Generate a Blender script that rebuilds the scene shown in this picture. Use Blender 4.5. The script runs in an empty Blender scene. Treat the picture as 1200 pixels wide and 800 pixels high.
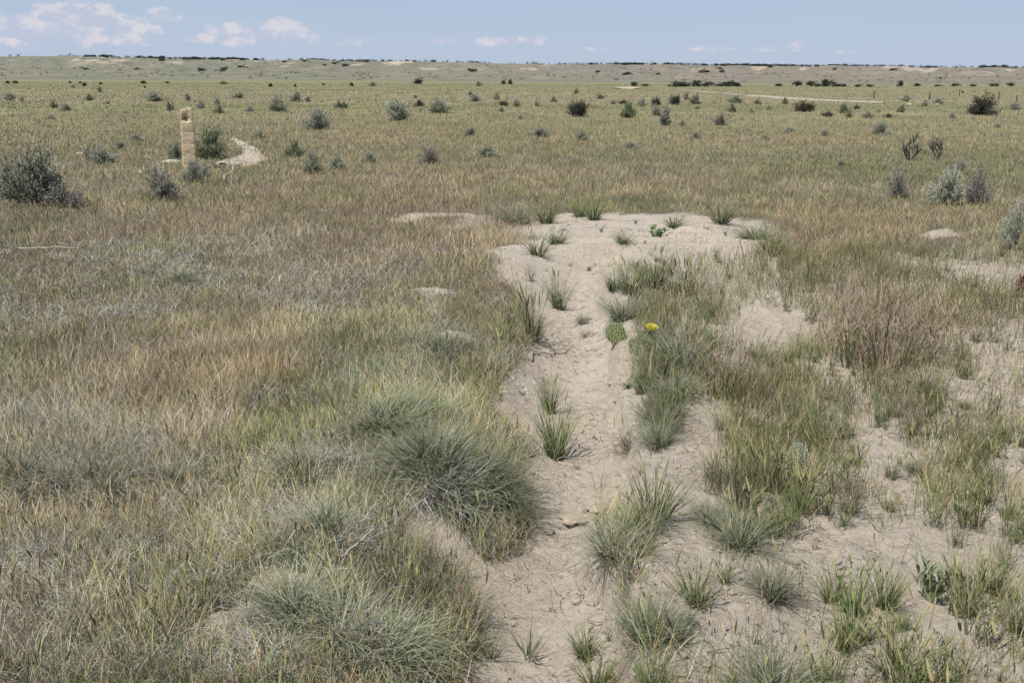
import bpy, math
import numpy as np
from mathutils import Matrix, Vector

rng = np.random.default_rng(7)
R = math.radians
scene = bpy.context.scene
COL = scene.collection

# ------------------------------------------------------------------ camera
EYE = np.array([0.0, 0.0, 1.65])
FPX = 1167.0                       # focal length in pixels of a 1200 px wide picture (35 mm lens)
PITCH = math.atan((400 - 92) / FPX)
ROLL = R(0.30)
cam_rot = Matrix.Rotation(math.pi / 2 - PITCH, 3, 'X') @ Matrix.Rotation(ROLL, 3, 'Z')
CR = np.array(cam_rot)             # columns: right, up, back
cd = bpy.data.cameras.new('camera')
cd.lens = 35.0; cd.sensor_width = 36.0; cd.clip_start = 0.05; cd.clip_end = 20000
cam = bpy.data.objects.new('camera', cd)
cam.matrix_world = Matrix.Translation(Vector(EYE)) @ cam_rot.to_4x4()
COL.objects.link(cam)
scene.camera = cam

def project(x, y, z=0.0):
    d = np.stack([x - EYE[0], y - EYE[1], z - EYE[2] + 0 * x], -1) @ CR
    w = np.maximum(-d[..., 2], 0.05)
    return 600 + FPX * d[..., 0] / w, 400 - FPX * d[..., 1] / w

def ray(px, py):
    d = CR @ np.array([(px - 600) / FPX, (400 - py) / FPX, -1.0])
    return d

# ------------------------------------------------------------------ noise
def _hash(ix, iy, s):
    h = (ix.astype(np.int64) * 374761393 + iy.astype(np.int64) * 668265263 + s * 982451653) & 0x7fffffff
    h = ((h ^ (h >> 13)) * 1274126177) & 0x7fffffff
    return ((h ^ (h >> 16)) & 0xffff) / 65535.0

def vnoise(x, y, s=0):
    x = np.asarray(x, float); y = np.asarray(y, float)
    ix = np.floor(x); iy = np.floor(y)
    fx = x - ix; fy = y - iy
    fx = fx * fx * (3 - 2 * fx); fy = fy * fy * (3 - 2 * fy)
    a = _hash(ix, iy, s); b = _hash(ix + 1, iy, s); c = _hash(ix, iy + 1, s); d = _hash(ix + 1, iy + 1, s)
    return (a * (1 - fx) + b * fx) * (1 - fy) + (c * (1 - fx) + d * fx) * fy

def fbm(x, y, s=0, o=4, g=0.5):
    t = 0; a = 1; n = 0
    for k in range(o):
        t = t + a * vnoise(x * 2 ** k + 17.3 * k, y * 2 ** k - 9.1 * k, s + k * 31); n += a; a *= g
    return t / n

def sstep(a, b, x):
    t = np.clip((x - a) / (b - a), 0, 1)
    return t * t * (3 - 2 * t)

# ------------------------------------------------------------------ where it is bare, where it is sandy
GX0, GX1, GY0, GY1, GS = -900, 2100, 84, 1400, 3.0
gx, gy = np.meshgrid(np.arange(GX0, GX1, GS), np.arange(GY0, GY1, GS))

def ell(dst, lst, soft=0.35):
    for cx, cy, rx, ry, v in lst:
        d = np.hypot((gx - cx) / rx, (gy - cy) / ry)
        np.maximum(dst, v * (1 - sstep(1 - soft, 1 + soft, d)), out=dst)

rut_px = [(640, 1150, 190), (635, 950, 140), (628, 830, 104), (622, 740, 92), (612, 690, 86), (606, 640, 76), (640, 600, 74),
          (664, 560, 66), (676, 500, 72), (672, 450, 76), (668, 410, 72), (672, 375, 72), (664, 345, 74), (672, 320, 84),
          (704, 300, 106), (735, 284, 130), (770, 270, 140), (820, 276, 100), (868, 290, 60)]
path_ell = []
for (a, b) in zip(rut_px[:-1], rut_px[1:]):
    for t in np.linspace(0, 1, 8, endpoint=False):
        w = a[2] + (b[2] - a[2]) * t
        yy = a[1] + (b[1] - a[1]) * t
        path_ell.append((a[0] + (b[0] - a[0]) * t, yy, w, w * (0.14 + 0.30 * sstep(260, 430, yy)), 1.0))
bare = np.zeros_like(gx)
ell(bare, path_ell, 0.22)
ell(bare, [(535, 412, 22, 11, .9), (490, 346, 22, 5, .8), (305, 712, 42, 24, .95), (255, 768, 38, 20, .9), (520, 253, 60, 4, .8),
           (510, 625, 42, 34, .95), (470, 590, 25, 14, .7), (598, 440, 20, 12, .6), (60, 600, 30, 6, .4)])
# path by the post
ell(bare, [(270, 194, 8, 2.5, .8), (281, 192, 8, 3, .9), (291, 187, 6, 5, .9), (292, 179, 5, 4, .9), (281, 170, 4, 2.5, .8), (205, 188, 10, 3, .7)])
# patchy sand right of the rut
right = sstep(690, 790, gx - 60 * sstep(420, 300, gy)) * sstep(262, 335, gy + 0.02 * (gx - 900))
right = np.maximum(right, sstep(700, 760, gx) * sstep(520, 600, gy))
semi = right * (.43 + .37 * sstep(560, 650, gy))
bare = np.maximum(bare, semi)
ell(bare, [(750, 318, 120, 18, .82), (790, 312, 120, 20, .78), (850, 332, 60, 16, .72), (930, 290, 50, 8, .6), (560, 262, 60, 6, .55)], .5)
ell(bare, [(772, 560, 46, 60, 1), (800, 640, 60, 50, 1), (762, 710, 60, 60, 1), (800, 785, 60, 40, .95), (905, 395, 52, 34, 1), (880, 300, 40, 10, .9), (815, 560, 32, 95, 1), (770, 660, 40, 34, 1), (820, 655, 50, 26, .95), (950, 660, 80, 24, 1),
           (880, 730, 70, 32, 1), (1000, 640, 70, 22, .95), (1130, 690, 60, 26, .97), (1040, 530, 46, 34, .95), (1085, 570, 40, 22, .95), (1130, 480, 36, 36, .85),
           (1160, 325, 56, 15, .92), (1085, 312, 42, 8, .9), (1100, 272, 34, 4.5, .85), (850, 770, 60, 34, 1), (955, 765, 60, 24, .9), (812, 490, 20, 36, .95),
           (1000, 490, 34, 22, .9), (1180, 640, 40, 16, .9), (1060, 650, 50, 20, .95), (1180, 430, 34, 26, .8), (1010, 345, 30, 8, .7), (830, 345, 30, 16, .7),
           (760, 780, 40, 30, .9), (1300, 560, 70, 30, .9), (1350, 760, 90, 40, .9), (930, 880, 90, 40, .9)], 0.3)
leaf_spot = [(1092, 722, 56, 34, 1)]
dense = np.zeros_like(gx)
ell(dense, [(805, 430, 60, 80, .8), (770, 395, 40, 30, .7), (900, 555, 74, 38, .9), (930, 470, 70, 54, .75), (1035, 395, 70, 74, .85), (1150, 560, 46, 60, .75),
            (860, 590, 46, 26, .8), (870, 330, 120, 20, .12), (960, 310, 60, 20, .8), (1130, 380, 50, 30, .5), (1080, 770, 60, 40, .6), (1170, 720, 40, 40, .6)], .4)
bare = np.clip(bare - dense * 0.55 * (bare < .99), 0, 1)
ell(bare, leaf_spot, .3)
sandy = np.zeros_like(gx)
ell(sandy, path_ell, 0.45)
sandy = np.maximum(sandy, sstep(0, .8, right) * .95)
sandy = np.maximum(sandy, bare)

# colour zones of the grass, weights of the species
SP = ['green', 'greygreen', 'straw', 'orange', 'purple', 'dead', 'yellow']
PAL = np.array([[.180, .235, .078], [.345, .365, .250], [.560, .470, .300], [.510, .385, .225], [.400, .290, .230], [.680, .640, .570], [.360, .350, .130]])
zone = np.zeros(gx.shape + (7,))
zone[...] = np.array([1.6, 1.0, 1.1, .7, .4, .7, 1.0])
def bump(cx, cy, rx, ry, w):
    g = np.exp(-((gx - cx) / rx) ** 2 - ((gy - cy) / ry) ** 2)[..., None]
    zone[...] = zone * (1 - .85 * g) + g * np.array(w)
bump(600, 98, 3000, 9, [1.5, 1.2, .7, .3, .4, .1, .7])
bump(600, 117, 3000, 6, [.7, .9, 1.0, .6, 1.1, .2, .3])
bump(600, 126, 3000, 4, [2.4, .6, .4, .3, .3, .1, 1.2])
bump(600, 134, 3000, 4, [.9, .6, 1.0, .9, .6, .2, .7])
bump(300, 146, 700, 9, [.9, .3, 1.3, .9, .3, .1, 1.8])
bump(1000, 150, 500, 6, [1.6, .5, .8, .5, .2, .1, 1.6])
bump(1000, 165, 500, 7, [.9, .3, 1.6, 1.2, .3, .3, .9])
bump(500, 170, 300, 9, [1.3, .6, 1.1, .6, .7, .3, 1.2])
bump(950, 190, 480, 14, [3.0, 1.6, .6, .2, .2, .6, .5])
bump(1080, 212, 200, 10, [3.2, .8, .4, .2, .2, .5, .6])
bump(600, 205, 300, 10, [.8, .9, 1.2, .4, 1.0, .7, .5])
bump(620, 222, 300, 12, [.7, .5, 1.6, 1.1, .5, .2, .9])
bump(780, 243, 300, 9, [2.6, 1.6, .6, .3, .2, .1, .6])
bump(1010, 258, 200, 20, [.7, .5, 1.3, 1.8, .7, .1, 1.0])
bump(110, 210, 160, 30, [.9, 1.4, 1.0, .3, .5, 1.2, .6])
bump(250, 262, 260, 18, [.5, .5, 2.0, .8, 1.0, .8, .4])
bump(200, 320, 170, 24, [2.6, 1.2, .6, .2, .1, .8, .7])
bump(40, 300, 90, 40, [1.4, 1.0, 1.2, .4, .4, .8, .4])
bump(500, 295, 100, 60, [.3, .3, 1.2, 2.0, 1.4, .2, .4])
bump(150, 385, 240, 36, [1.1, .8, 1.2, .8, .6, 1.4, 1.0])
bump(200, 450, 280, 40, [.9, .5, 1.5, 1.9, 1.0, .8, 1.0])
bump(450, 360, 90, 40, [.5, 1.6, 1.2, .6, .3, .9, .4])
bump(520, 480, 130, 90, [.6, 2.2, .8, .4, .2, .7, .5])
bump(150, 530, 220, 40, [.5, 1.6, 1.1, .8, .5, 2.6, .4])
bump(200, 640, 260, 70, [.6, 1.6, .9, .7, .7, 3.2, .4])
bump(150, 780, 260, 80, [.9, 1.8, .6, .4, .5, 3.2, .6])
bump(430, 700, 100, 100, [1.2, 2.0, .4, .2, .1, 1.4, .4])
bump(820, 440, 110, 110, [1.2, 1.6, .5, .3, .6, .2, .4])
bump(1040, 390, 170, 70, [.9, .5, .5, .9, 2.4, .2, .3])
bump(920, 520, 110, 70, [1.4, .8, .5, .6, .4, .1, 1.3])
bump(1130, 580, 120, 90, [1.3, .7, .7, .9, 1.0, .2, 1.0])
bump(950, 700, 220, 90, [1.6, 1.2, .5, .3, .5, .3, .9])
zone /= zone.sum(-1, keepdims=True)

def sample(m, px, py):
    u = np.clip((px - GX0) / GS, 0, m.shape[1] - 1.001); v = np.clip((py - GY0) / GS, 0, m.shape[0] - 1.001)
    i = u.astype(int); j = v.astype(int); fu = u - i; fv = v - j
    if m.ndim == 3: fu = fu[..., None]; fv = fv[..., None]
    return (m[j, i] * (1 - fu) + m[j, i + 1] * fu) * (1 - fv) + (m[j + 1, i] * (1 - fu) + m[j + 1, i + 1] * fu) * fv

def warped(x, y):
    """photo-plane coordinates of a ground point, jittered by world-space noise so that zone edges are ragged"""
    k = 1 + np.hypot(x, y) / 7; q = 2.3 / np.sqrt(k)
    a = .34 * k * (fbm(x * q, y * q, 5, 4, .6) - .5); b = .60 * k * (fbm(x * q, y * q, 77, 4, .6) - .5)
    return project(x + a, np.maximum(y + b, .6))

# ------------------------------------------------------------------ the lie of the land
_k = [(p[0], p[1]) for p in rut_px if p[1] < 1000]
def _flat(px, py):
    d = ray(px, py); t = -EYE[2] / d[2]
    return EYE[0] + d[0] * t, EYE[1] + d[1] * t
RUTW = np.array(sorted([_flat(*p) for p in _k], key=lambda p: p[1]))
def rut_x(y): return np.interp(y, RUTW[:, 1], RUTW[:, 0])

def height(x, y):
    x = np.asarray(x, float); y = np.asarray(y, float)
    r = np.hypot(x, y)
    near = sstep(60, 8, r)
    d = x - rut_x(y) - .05 * (vnoise(y * 2.2, x * 0, 3) - .5)
    fade = sstep(12.5, 8, y) * sstep(-1, 1.2, y)
    z = fade * (-.13 * np.exp(-(d / .30) ** 2) + - .0 + .12 * sstep(.22, .30, d + .10 * (vnoise(y * 4, y * 0 + 5, 8) - .5)) * np.exp(-((d - .3) / .5) ** 2) * (.5 + .8 * vnoise(y * 1.7, y * 0, 9)) + .07 * np.exp(-((d + .75) / .4) ** 2))
    z = z + near * (.10 * (fbm(x * .55, y * .55, 11, 3) - .5) + .06 * sstep(17, 9, r) * (fbm(x * 2.6, y * 2.6, 21, 3) - .5))
    z = z + near * sstep(14, 6, r) * (.044 * (fbm(x * 9, y * 9, 41, 3, .6) - .5) - .016 * sstep(.60, .74, fbm(x * 21, y * 21, 43, 2)) * sstep(.42, .6, fbm(x * 2.1, y * 2.1, 45, 2)))
    z = z + sstep(15, 50, r) * .26 * (fbm(x * .03, y * .04, 51, 2) - .5)
    z = z + .05 * np.exp(-((x - 1.4) / 1.6) ** 2 - ((y - 10.6) / 1.3) ** 2)
    return z

def at(px, py, it=8):
    d = ray(px, py); z = 0.0
    for _ in range(it):
        t = (z - EYE[2]) / d[2]
        x, y = EYE[0] + d[0] * t, EYE[1] + d[1] * t
        z = float(height(x, y))
    return np.array([x, y, z])

def ppm(p):      # pixels of the photo per metre at a point
    d = (np.asarray(p) - EYE) @ CR
    return FPX / -d[2]

# ------------------------------------------------------------------ mesh helpers
def mesh_np(name, V, T, mat=None, C=None, smooth=False, attrs=None):
    me = bpy.data.meshes.new(name)
    V = np.ascontiguousarray(V, np.float32); T = np.ascontiguousarray(T, np.int32)
    nv, nf, k = len(V), len(T), T.shape[1]
    me.vertices.add(nv); me.vertices.foreach_set('co', V.ravel())
    me.loops.add(nf * k); me.loops.foreach_set('vertex_index', T.ravel())
    me.polygons.add(nf)
    me.polygons.foreach_set('loop_start', np.arange(0, nf * k, k, dtype=np.int32))
    me.polygons.foreach_set('use_smooth', np.full(nf, smooth, bool))
    me.update(calc_edges=True)
    if C is not None:
        a = me.attributes.new('tint', 'FLOAT_COLOR', 'POINT')
        c4 = np.ones((nv, 4), np.float32); c4[:, :3] = C
        a.data.foreach_set('color', c4.ravel())
    for nm, arr in (attrs or {}).items():
        a = me.attributes.new(nm, 'FLOAT', 'POINT'); a.data.foreach_set('value', np.ascontiguousarray(arr, np.float32))
    if mat: me.materials.append(mat)
    return me

def link(name, me, parent=None, loc=None, rz=None, sc=None):
    o = bpy.data.objects.new(name, me); COL.objects.link(o)
    if parent: o.parent = parent
    if loc is not None: o.location = loc
    if rz is not None: o.rotation_euler = (0, 0, rz)
    if sc is not None: o.scale = sc if np.ndim(sc) else (sc, sc, sc)
    return o

def tag(o, label=None, cat=None, group=None, kind=None):
    if label: o['label'] = label
    if cat: o['category'] = cat
    if group: o['group'] = group
    if kind: o['kind'] = kind
    return o

def empty(name, loc, rz=0.0, sc=1.0):
    o = link(name, None, None, loc, rz, sc); o.empty_display_size = .1
    return o

def copy_tree(o, parent=None):
    c = o.copy(); COL.objects.link(c)
    if parent is not None: c.parent = parent
    for ch in list(o.children): copy_tree(ch, c)
    return c

class Geo:
    """collects triangles with colours"""
    def __init__(s): s.V = []; s.T = []; s.C = []; s.n = 0
    def add(s, V, T, C):
        V = np.asarray(V, float).reshape(-1, 3); C = np.broadcast_to(np.asarray(C, float), V.shape)
        s.V.append(V); s.T.append(np.asarray(T) + s.n); s.C.append(C); s.n += len(V)
    def mesh(s, name, mat, smooth=False):
        return mesh_np(name, np.concatenate(s.V), np.concatenate(s.T), mat, np.concatenate(s.C), smooth)

def blades(P, az, L, W, lean, curl, cb, ct, seg=4, psi=None, azc=None, profile='blade', droop=1.0):
    """N grass blades as tapered, bent strips; returns V, T, C, tip positions, tip angle, tip azimuth"""
    N = len(P); t = np.linspace(0, 1, seg + 1)
    if psi is None: psi = rng.uniform(0, math.pi, N)
    if azc is None: azc = np.zeros(N)
    pos = np.array(P, float); pts = [pos]
    for k in range(seg):
        tm = (k + .5) / seg
        ph = lean + curl * tm ** droop; a = az + azc * tm
        st = (L / seg)[:, None] * np.stack([np.sin(ph) * np.cos(a), np.sin(ph) * np.sin(a), np.cos(ph)], -1)
        pts.append(pts[-1] + st)
    if profile == 'blade': wp = np.array([.75, 1.0, .9, .7, .4, .2])[np.minimum((t * 5).astype(int), 5)] if seg < 4 else 1 - .75 * t ** 1.5
    elif profile == 'stem': wp = 1 - .4 * t
    else: wp = np.sin(math.pi * np.clip(.12 + .88 * t, 0, 1)) ** .8 + .05
    side = np.stack([np.cos(psi), np.sin(psi), np.zeros(N)], -1) * .5
    rows = []; cols = []
    for k in range(seg):
        w = (W * wp[k])[:, None] * side
        c = cb + (ct - cb) * t[k]
        rows += [pts[k] - w, pts[k] + w]; cols += [c, c]
    rows.append(pts[seg]); cols.append(ct)
    nv = 2 * seg + 1
    V = np.stack(rows, 1).reshape(-1, 3); C = np.stack(cols, 1).reshape(-1, 3)
    tri = []
    for k in range(seg - 1):
        a = 2 * k; tri += [(a, a + 1, a + 3), (a, a + 3, a + 2)]
    tri.append((2 * seg - 2, 2 * seg - 1, 2 * seg))
    T = (np.arange(N)[:, None, None] * nv + np.array(tri)[None]).reshape(-1, 3)
    return V, T, C, pts[seg], lean + curl, az + azc

def ribbonheads(g, tip, ph, az, L, W, c, awn=0.0, nawn=5, cawn=None):
    """seed heads at stem tips: crossed spindles and bristly awns"""
    N = len(tip); psi = rng.uniform(0, math.pi, N)
    c = np.broadcast_to(c, (N, 3)); c2 = c * 1.15
    for q in (0, math.pi / 2):
        V, T, C, *_ = blades(tip, az, L, W, ph, ph * .2, c, c2, 4, psi + q, profile='spindle'); g.add(V, T, C)
    if awn > 0:
        ca = c * 1.3 if cawn is None else np.broadcast_to(cawn, (N, 3))
        d = np.stack([np.sin(ph) * np.cos(az), np.sin(ph) * np.sin(az), np.cos(ph)], -1)
        for k in range(nawn):
            f = rng.uniform(.1, .9, N)[:, None]
            V, T, C, *_ = blades(tip + d * f * L[:, None], rng.uniform(0, 6.28, N), awn * rng.uniform(.7, 1.3, N), W * .16, ph * .5 + rng.uniform(.15, .6, N), 0 * ph, ca, ca, 2, profile='stem')
            g.add(V, T, C)

def tube(g, pts, rad, c, n=5):
    pts = np.asarray(pts, float); rad = np.broadcast_to(np.asarray(rad, float), (len(pts),))
    tan = np.gradient(pts, axis=0); tan /= np.linalg.norm(tan, axis=1)[:, None] + 1e-9
    ref = np.where(np.abs(tan[:, 2:3]) > .9, np.array([[1., 0, 0]]), np.array([[0, 0, 1.]]))
    u = np.cross(tan, ref); u /= np.linalg.norm(u, axis=1)[:, None] + 1e-9
    v = np.cross(tan, u)
    a = np.arange(n) / n * 2 * math.pi
    ring = pts[:, None] + rad[:, None, None] * (u[:, None] * np.cos(a)[None, :, None] + v[:, None] * np.sin(a)[None, :, None])
    m = len(pts); V = np.concatenate([ring.reshape(-1, 3), pts[-1:], pts[:1]])
    T = []
    for i in range(m - 1):
        for j in range(n):
            p = i * n + j; q = i * n + (j + 1) % n
            T += [(p, q, q + n), (p, q + n, p + n)]
    for j in range(n):
        T.append(((m - 1) * n + j, (m - 1) * n + (j + 1) % n, m * n)); T.append(((j + 1) % n, j, m * n + 1))
    g.add(V, np.array(T), c)

def leaves(P, N, U, L, W, c):
    """small pointed leaves: four-sided faces with normal N and axis U"""
    S = np.cross(N, U); S /= np.linalg.norm(S, axis=1)[:, None] + 1e-9
    L = np.broadcast_to(L, (len(P),))[:, None]; W = np.broadcast_to(W, (len(P),))[:, None]
    V = np.stack([P, P + U * L * .5 + S * W * .5, P + U * L, P + U * L * .5 - S * W * .5], 1).reshape(-1, 3)
    b = np.arange(len(P))[:, None, None] * 4
    T = (b + np.array([(0, 1, 2), (0, 2, 3)])[None]).reshape(-1, 3)
    return V, T, np.repeat(np.broadcast_to(c, (len(P), 3)), 4, 0)

def unit(n):
    v = rng.normal(size=(n, 3)); return v / np.linalg.norm(v, axis=1)[:, None]

# ------------------------------------------------------------------ materials
class NT:
    def __init__(s, m): s.t = m.node_tree; s.n = s.t.nodes; s.l = s.t.links
    def node(s, typ, **kw):
        x = s.n.new(typ)
        for k, v in kw.items(): setattr(x, k, v)
        return x
    def set(s, node, **kw):
        for k, v in kw.items():
            if hasattr(v, 'is_output') or isinstance(v, bpy.types.NodeSocket): s.l.new(v, node.inputs[k.replace('_', ' ')])
            else: node.inputs[k.replace('_', ' ')].default_value = v
        return node
    def math(s, op, a, b=None, clamp=False):
        x = s.n.new('ShaderNodeMath'); x.operation = op; x.use_clamp = clamp
        for i, v in enumerate((a, b)):
            if v is None: continue
            if isinstance(v, bpy.types.NodeSocket): s.l.new(v, x.inputs[i])
            else: x.inputs[i].default_value = v
        return x.outputs[0]
    def mix(s, f, a, b, typ='MIX'):
        x = s.n.new('ShaderNodeMix'); x.data_type = 'RGBA'; x.blend_type = typ
        for i, v in ((0, f), (6, a), (7, b)):
            if isinstance(v, bpy.types.NodeSocket): s.l.new(v, x.inputs[i])
            elif i == 0: x.inputs[0].default_value = v
            else: x.inputs[i].default_value = tuple(v) + (1,) if len(v) == 3 else v
        return x.outputs[2]
    def noise(s, vec, scale, detail=4, rough=.55):
        x = s.n.new('ShaderNodeTexNoise'); x.inputs['Scale'].default_value = scale; x.inputs['Detail'].default_value = detail; x.inputs['Roughness'].default_value = rough
        if vec is not None: s.l.new(vec, x.inputs['Vector'])
        return x.outputs['Fac']
    def rng(s, v, a, b, c=0.0, d=1.0):
        x = s.n.new('ShaderNodeMapRange'); x.interpolation_type = 'SMOOTHSTEP'
        s.l.new(v, x.inputs[0])
        for i, q in enumerate((a, b, c, d)): x.inputs[i + 1].default_value = q
        return x.outputs[0]

def newmat(name):
    m = bpy.data.materials.new(name); m.use_nodes = True
    t = NT(m); t.n.clear()
    return m, t, t.node('ShaderNodeOutputMaterial')

def veg_mat(name, trans=.3, vary=.25, mul=1.0, rough=.7, noise_scale=0.0, soft=0.0):
    """foliage: colour from the mesh, varied a little from plant to plant, part of the light passing through"""
    m, t, out = newmat(name)
    a = t.node('ShaderNodeAttribute'); a.attribute_name = 'tint'
    info = t.node('ShaderNodeObjectInfo')
    f = t.math('MULTIPLY_ADD', info.outputs['Random'], vary)
    f.node.inputs[2].default_value = mul * (1 - vary / 2)
    hs = t.node('ShaderNodeHueSaturation'); t.l.new(a.outputs['Color'], hs.inputs['Color']); t.l.new(f, hs.inputs['Value'])
    c = hs.outputs['Color']
    if noise_scale:
        tc = t.node('ShaderNodeTexCoord')
        c = t.mix(t.rng(t.noise(tc.outputs['Object'], noise_scale), .35, .65), c, t.mix(1.0, c, (.62, .62, .62), 'MULTIPLY'))
    p = t.node('ShaderNodeBsdfPrincipled'); t.l.new(c, p.inputs['Base Color']); p.inputs['Roughness'].default_value = rough
    p.inputs['Specular IOR Level'].default_value = .25
    tr = t.node('ShaderNodeBsdfTranslucent'); t.l.new(c, tr.inputs['Color'])
    mx = t.node('ShaderNodeMixShader'); mx.inputs[0].default_value = trans
    if soft:
        geo = t.node('ShaderNodeNewGeometry')
        v1 = t.node('ShaderNodeVectorMath'); v1.operation = 'SCALE'; v1.inputs['Scale'].default_value = 1 - soft; t.l.new(geo.outputs['Normal'], v1.inputs[0])
        v2 = t.node('ShaderNodeVectorMath'); v2.operation = 'ADD'; v2.inputs[1].default_value = (0, 0, soft); t.l.new(v1.outputs[0], v2.inputs[0])
        v3 = t.node('ShaderNodeVectorMath'); v3.operation = 'NORMALIZE'; t.l.new(v2.outputs[0], v3.inputs[0])
        t.l.new(v3.outputs[0], p.inputs['Normal'])
    t.l.new(p.outputs[0], mx.inputs[1]); t.l.new(tr.outputs[0], mx.inputs[2]); t.l.new(mx.outputs[0], out.inputs[0])
    return m

M_grass = veg_mat('grass_blades', .22, 0, soft=.62)
M_tuft = veg_mat('tuft_blades', .22, .34, .92, soft=.55)
M_leaf = veg_mat('shrub_leaves', .2, .30, soft=.3)
M_wood = veg_mat('dry_wood', 0, .2, rough=.9)
M_cactus = veg_mat('cactus_skin', 0, .1, rough=.6)
M_flower = veg_mat('petals', .35, 0)

def ground_mat():
    m, t, out = newmat('prairie_ground')
    geo = t.node('ShaderNodeNewGeometry'); pos = geo.outputs['Position']
    tint = t.node('ShaderNodeAttribute'); tint.attribute_name = 'tint'
    sand = t.node('ShaderNodeAttribute'); sand.attribute_name = 'sand'
    far = t.node('ShaderNodeAttribute'); far.attribute_name = 'far'
    n1 = t.noise(pos, 1.7, 5); n2 = t.noise(pos, 22, 6, .7); n3 = t.noise(pos, 260, 4, .7)
    s = t.mix(t.rng(n1, .3, .7), (.735, .635, .510), (.815, .725, .600))
    s = t.mix(t.rng(n2, .45, .75), s, (.585, .485, .380))
    s = t.mix(t.math('MULTIPLY', t.rng(n3, .47, .76), .42), s, (.42, .34, .25))
    s = t.mix(t.math('MULTIPLY', t.rng(t.noise(pos, 4.3, 5, .65), .54, .68), .28), s, (.50, .41, .31))
    # specks of grit and plant dust
    vo = t.node('ShaderNodeTexVoronoi'); vo.inputs['Scale'].default_value = 75; t.l.new(pos, vo.inputs['Vector'])
    sp = t.math('MULTIPLY', t.rng(vo.outputs['Distance'], .28, .12), t.rng(t.noise(pos, 3.1, 3), .48, .62))
    s = t.mix(t.math('MULTIPLY', sp, .75), s, (.20, .16, .12))
    lit = t.mix(t.rng(t.noise(pos, 45, 5, .7), .35, .65), (.36, .30, .225), (.17, .14, .105))
    base = t.mix(t.rng(t.math('ADD', sand.outputs['Fac'], t.math('MULTIPLY', t.math('SUBTRACT', n2, .5), .5)), .25, .75), lit, s)
    # streaky tint of the far grass
    mp = t.node('ShaderNodeMapping'); mp.inputs['Scale'].default_value = (.35, .12, 1); t.l.new(pos, mp.inputs['Vector'])
    fg = t.mix(t.rng(t.noise(mp.outputs[0], 1.0, 5, .65), .3, .7), t.mix(1.0, tint.outputs['Color'], (.70, .72, .70), 'MULTIPLY'), t.mix(1.0, tint.outputs['Color'], (1.25, 1.22, 1.2), 'MULTIPLY'))
    col = t.mix(far.outputs['Fac'], base, fg)
    p = t.node('ShaderNodeBsdfPrincipled'); t.l.new(col, p.inputs['Base Color']); p.inputs['Roughness'].default_value = .95; p.inputs['Specular IOR Level'].default_value = .1
    # crust: small lumps and cracks
    vc = t.node('ShaderNodeTexVoronoi'); vc.feature = 'DISTANCE_TO_EDGE'; vc.inputs['Scale'].default_value = 9
    wp = t.node('ShaderNodeVectorMath'); wp.operation = 'ADD'; nz = t.node('ShaderNodeTexNoise'); nz.inputs['Scale'].default_value = 6; t.l.new(pos, nz.inputs['Vector'])
    sc = t.node('ShaderNodeVectorMath'); sc.operation = 'SCALE'; sc.inputs['Scale'].default_value = .25; t.l.new(nz.outputs['Color'], sc.inputs[0])
    t.l.new(pos, wp.inputs[0]); t.l.new(sc.outputs[0], wp.inputs[1]); t.l.new(wp.outputs[0], vc.inputs['Vector'])
    crack = t.math('MULTIPLY', t.rng(vc.outputs['Distance'], .05, .0), t.rng(t.noise(pos, 2.2, 2), .52, .62))
    hgt = t.math('SUBTRACT', t.math('ADD', t.math('MULTIPLY', n2, 1.0), t.math('MULTIPLY', n3, .34)), t.math('MULTIPLY', crack, .22))
    b = t.node('ShaderNodeBump'); b.inputs['Strength'].default_value = .9; b.inputs['Distance'].default_value = .042
    t.l.new(hgt, b.inputs['Height']); t.l.new(b.outputs[0], p.inputs['Normal'])
    t.l.new(p.outputs[0], out.inputs[0])
    return m
M_ground = ground_mat()

def sand_sheet_mat():
    m, t, out = newmat('pale_sand')
    geo = t.node('ShaderNodeNewGeometry'); pos = geo.outputs['Position']
    c = t.mix(t.rng(t.noise(pos, 3, 5), .3, .7), (.60, .51, .42), (.50, .42, .34))
    p = t.node('ShaderNodeBsdfPrincipled'); t.l.new(c, p.inputs['Base Color']); p.inputs['Roughness'].default_value = .95
    b = t.node('ShaderNodeBump'); b.inputs['Strength'].default_value = .6; b.inputs['Distance'].default_value = .05
    t.l.new(t.noise(pos, 9, 5), b.inputs['Height']); t.l.new(b.outputs[0], p.inputs['Normal']); t.l.new(p.outputs[0], out.inputs[0])
    return m
M_sand = sand_sheet_mat()

def plain_mat(name, c1, c2, scale, rough=.9, bump=0.0, stain=None):
    m, t, out = newmat(name)
    tc = t.node('ShaderNodeTexCoord'); pos = tc.outputs['Object']
    c = t.mix(t.rng(t.noise(pos, scale, 6, .65), .35, .65), c1, c2)
    if stain:
        c = t.mix(t.math('MULTIPLY', t.rng(t.noise(pos, scale * .45, 3), .56, .70), .8), c, stain)
    p = t.node('ShaderNodeBsdfPrincipled'); t.l.new(c, p.inputs['Base Color']); p.inputs['Roughness'].default_value = rough; p.inputs['Specular IOR Level'].default_value = .2
    if bump:
        b = t.node('ShaderNodeBump'); b.inputs['Strength'].default_value = .8; b.inputs['Distance'].default_value = bump
        t.l.new(t.noise(pos, scale * 3, 5, .7), b.inputs['Height']); t.l.new(b.outputs[0], p.inputs['Normal'])
    t.l.new(p.outputs[0], out.inputs[0])
    return m
M_stone = plain_mat('buff_limestone', (.80, .66, .43), (.60, .48, .31), 10, .9, .02, (.30, .17, .11))
M_hole = plain_mat('dark_hollow', (.20, .12, .08), (.12, .07, .05), 20)
M_rock = plain_mat('pale_rock', (.62, .55, .45), (.50, .42, .33), 14, .9, .01)
M_clod = plain_mat('soil_crust', (.58, .49, .385), (.46, .38, .29), 40, .95, .01)
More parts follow.
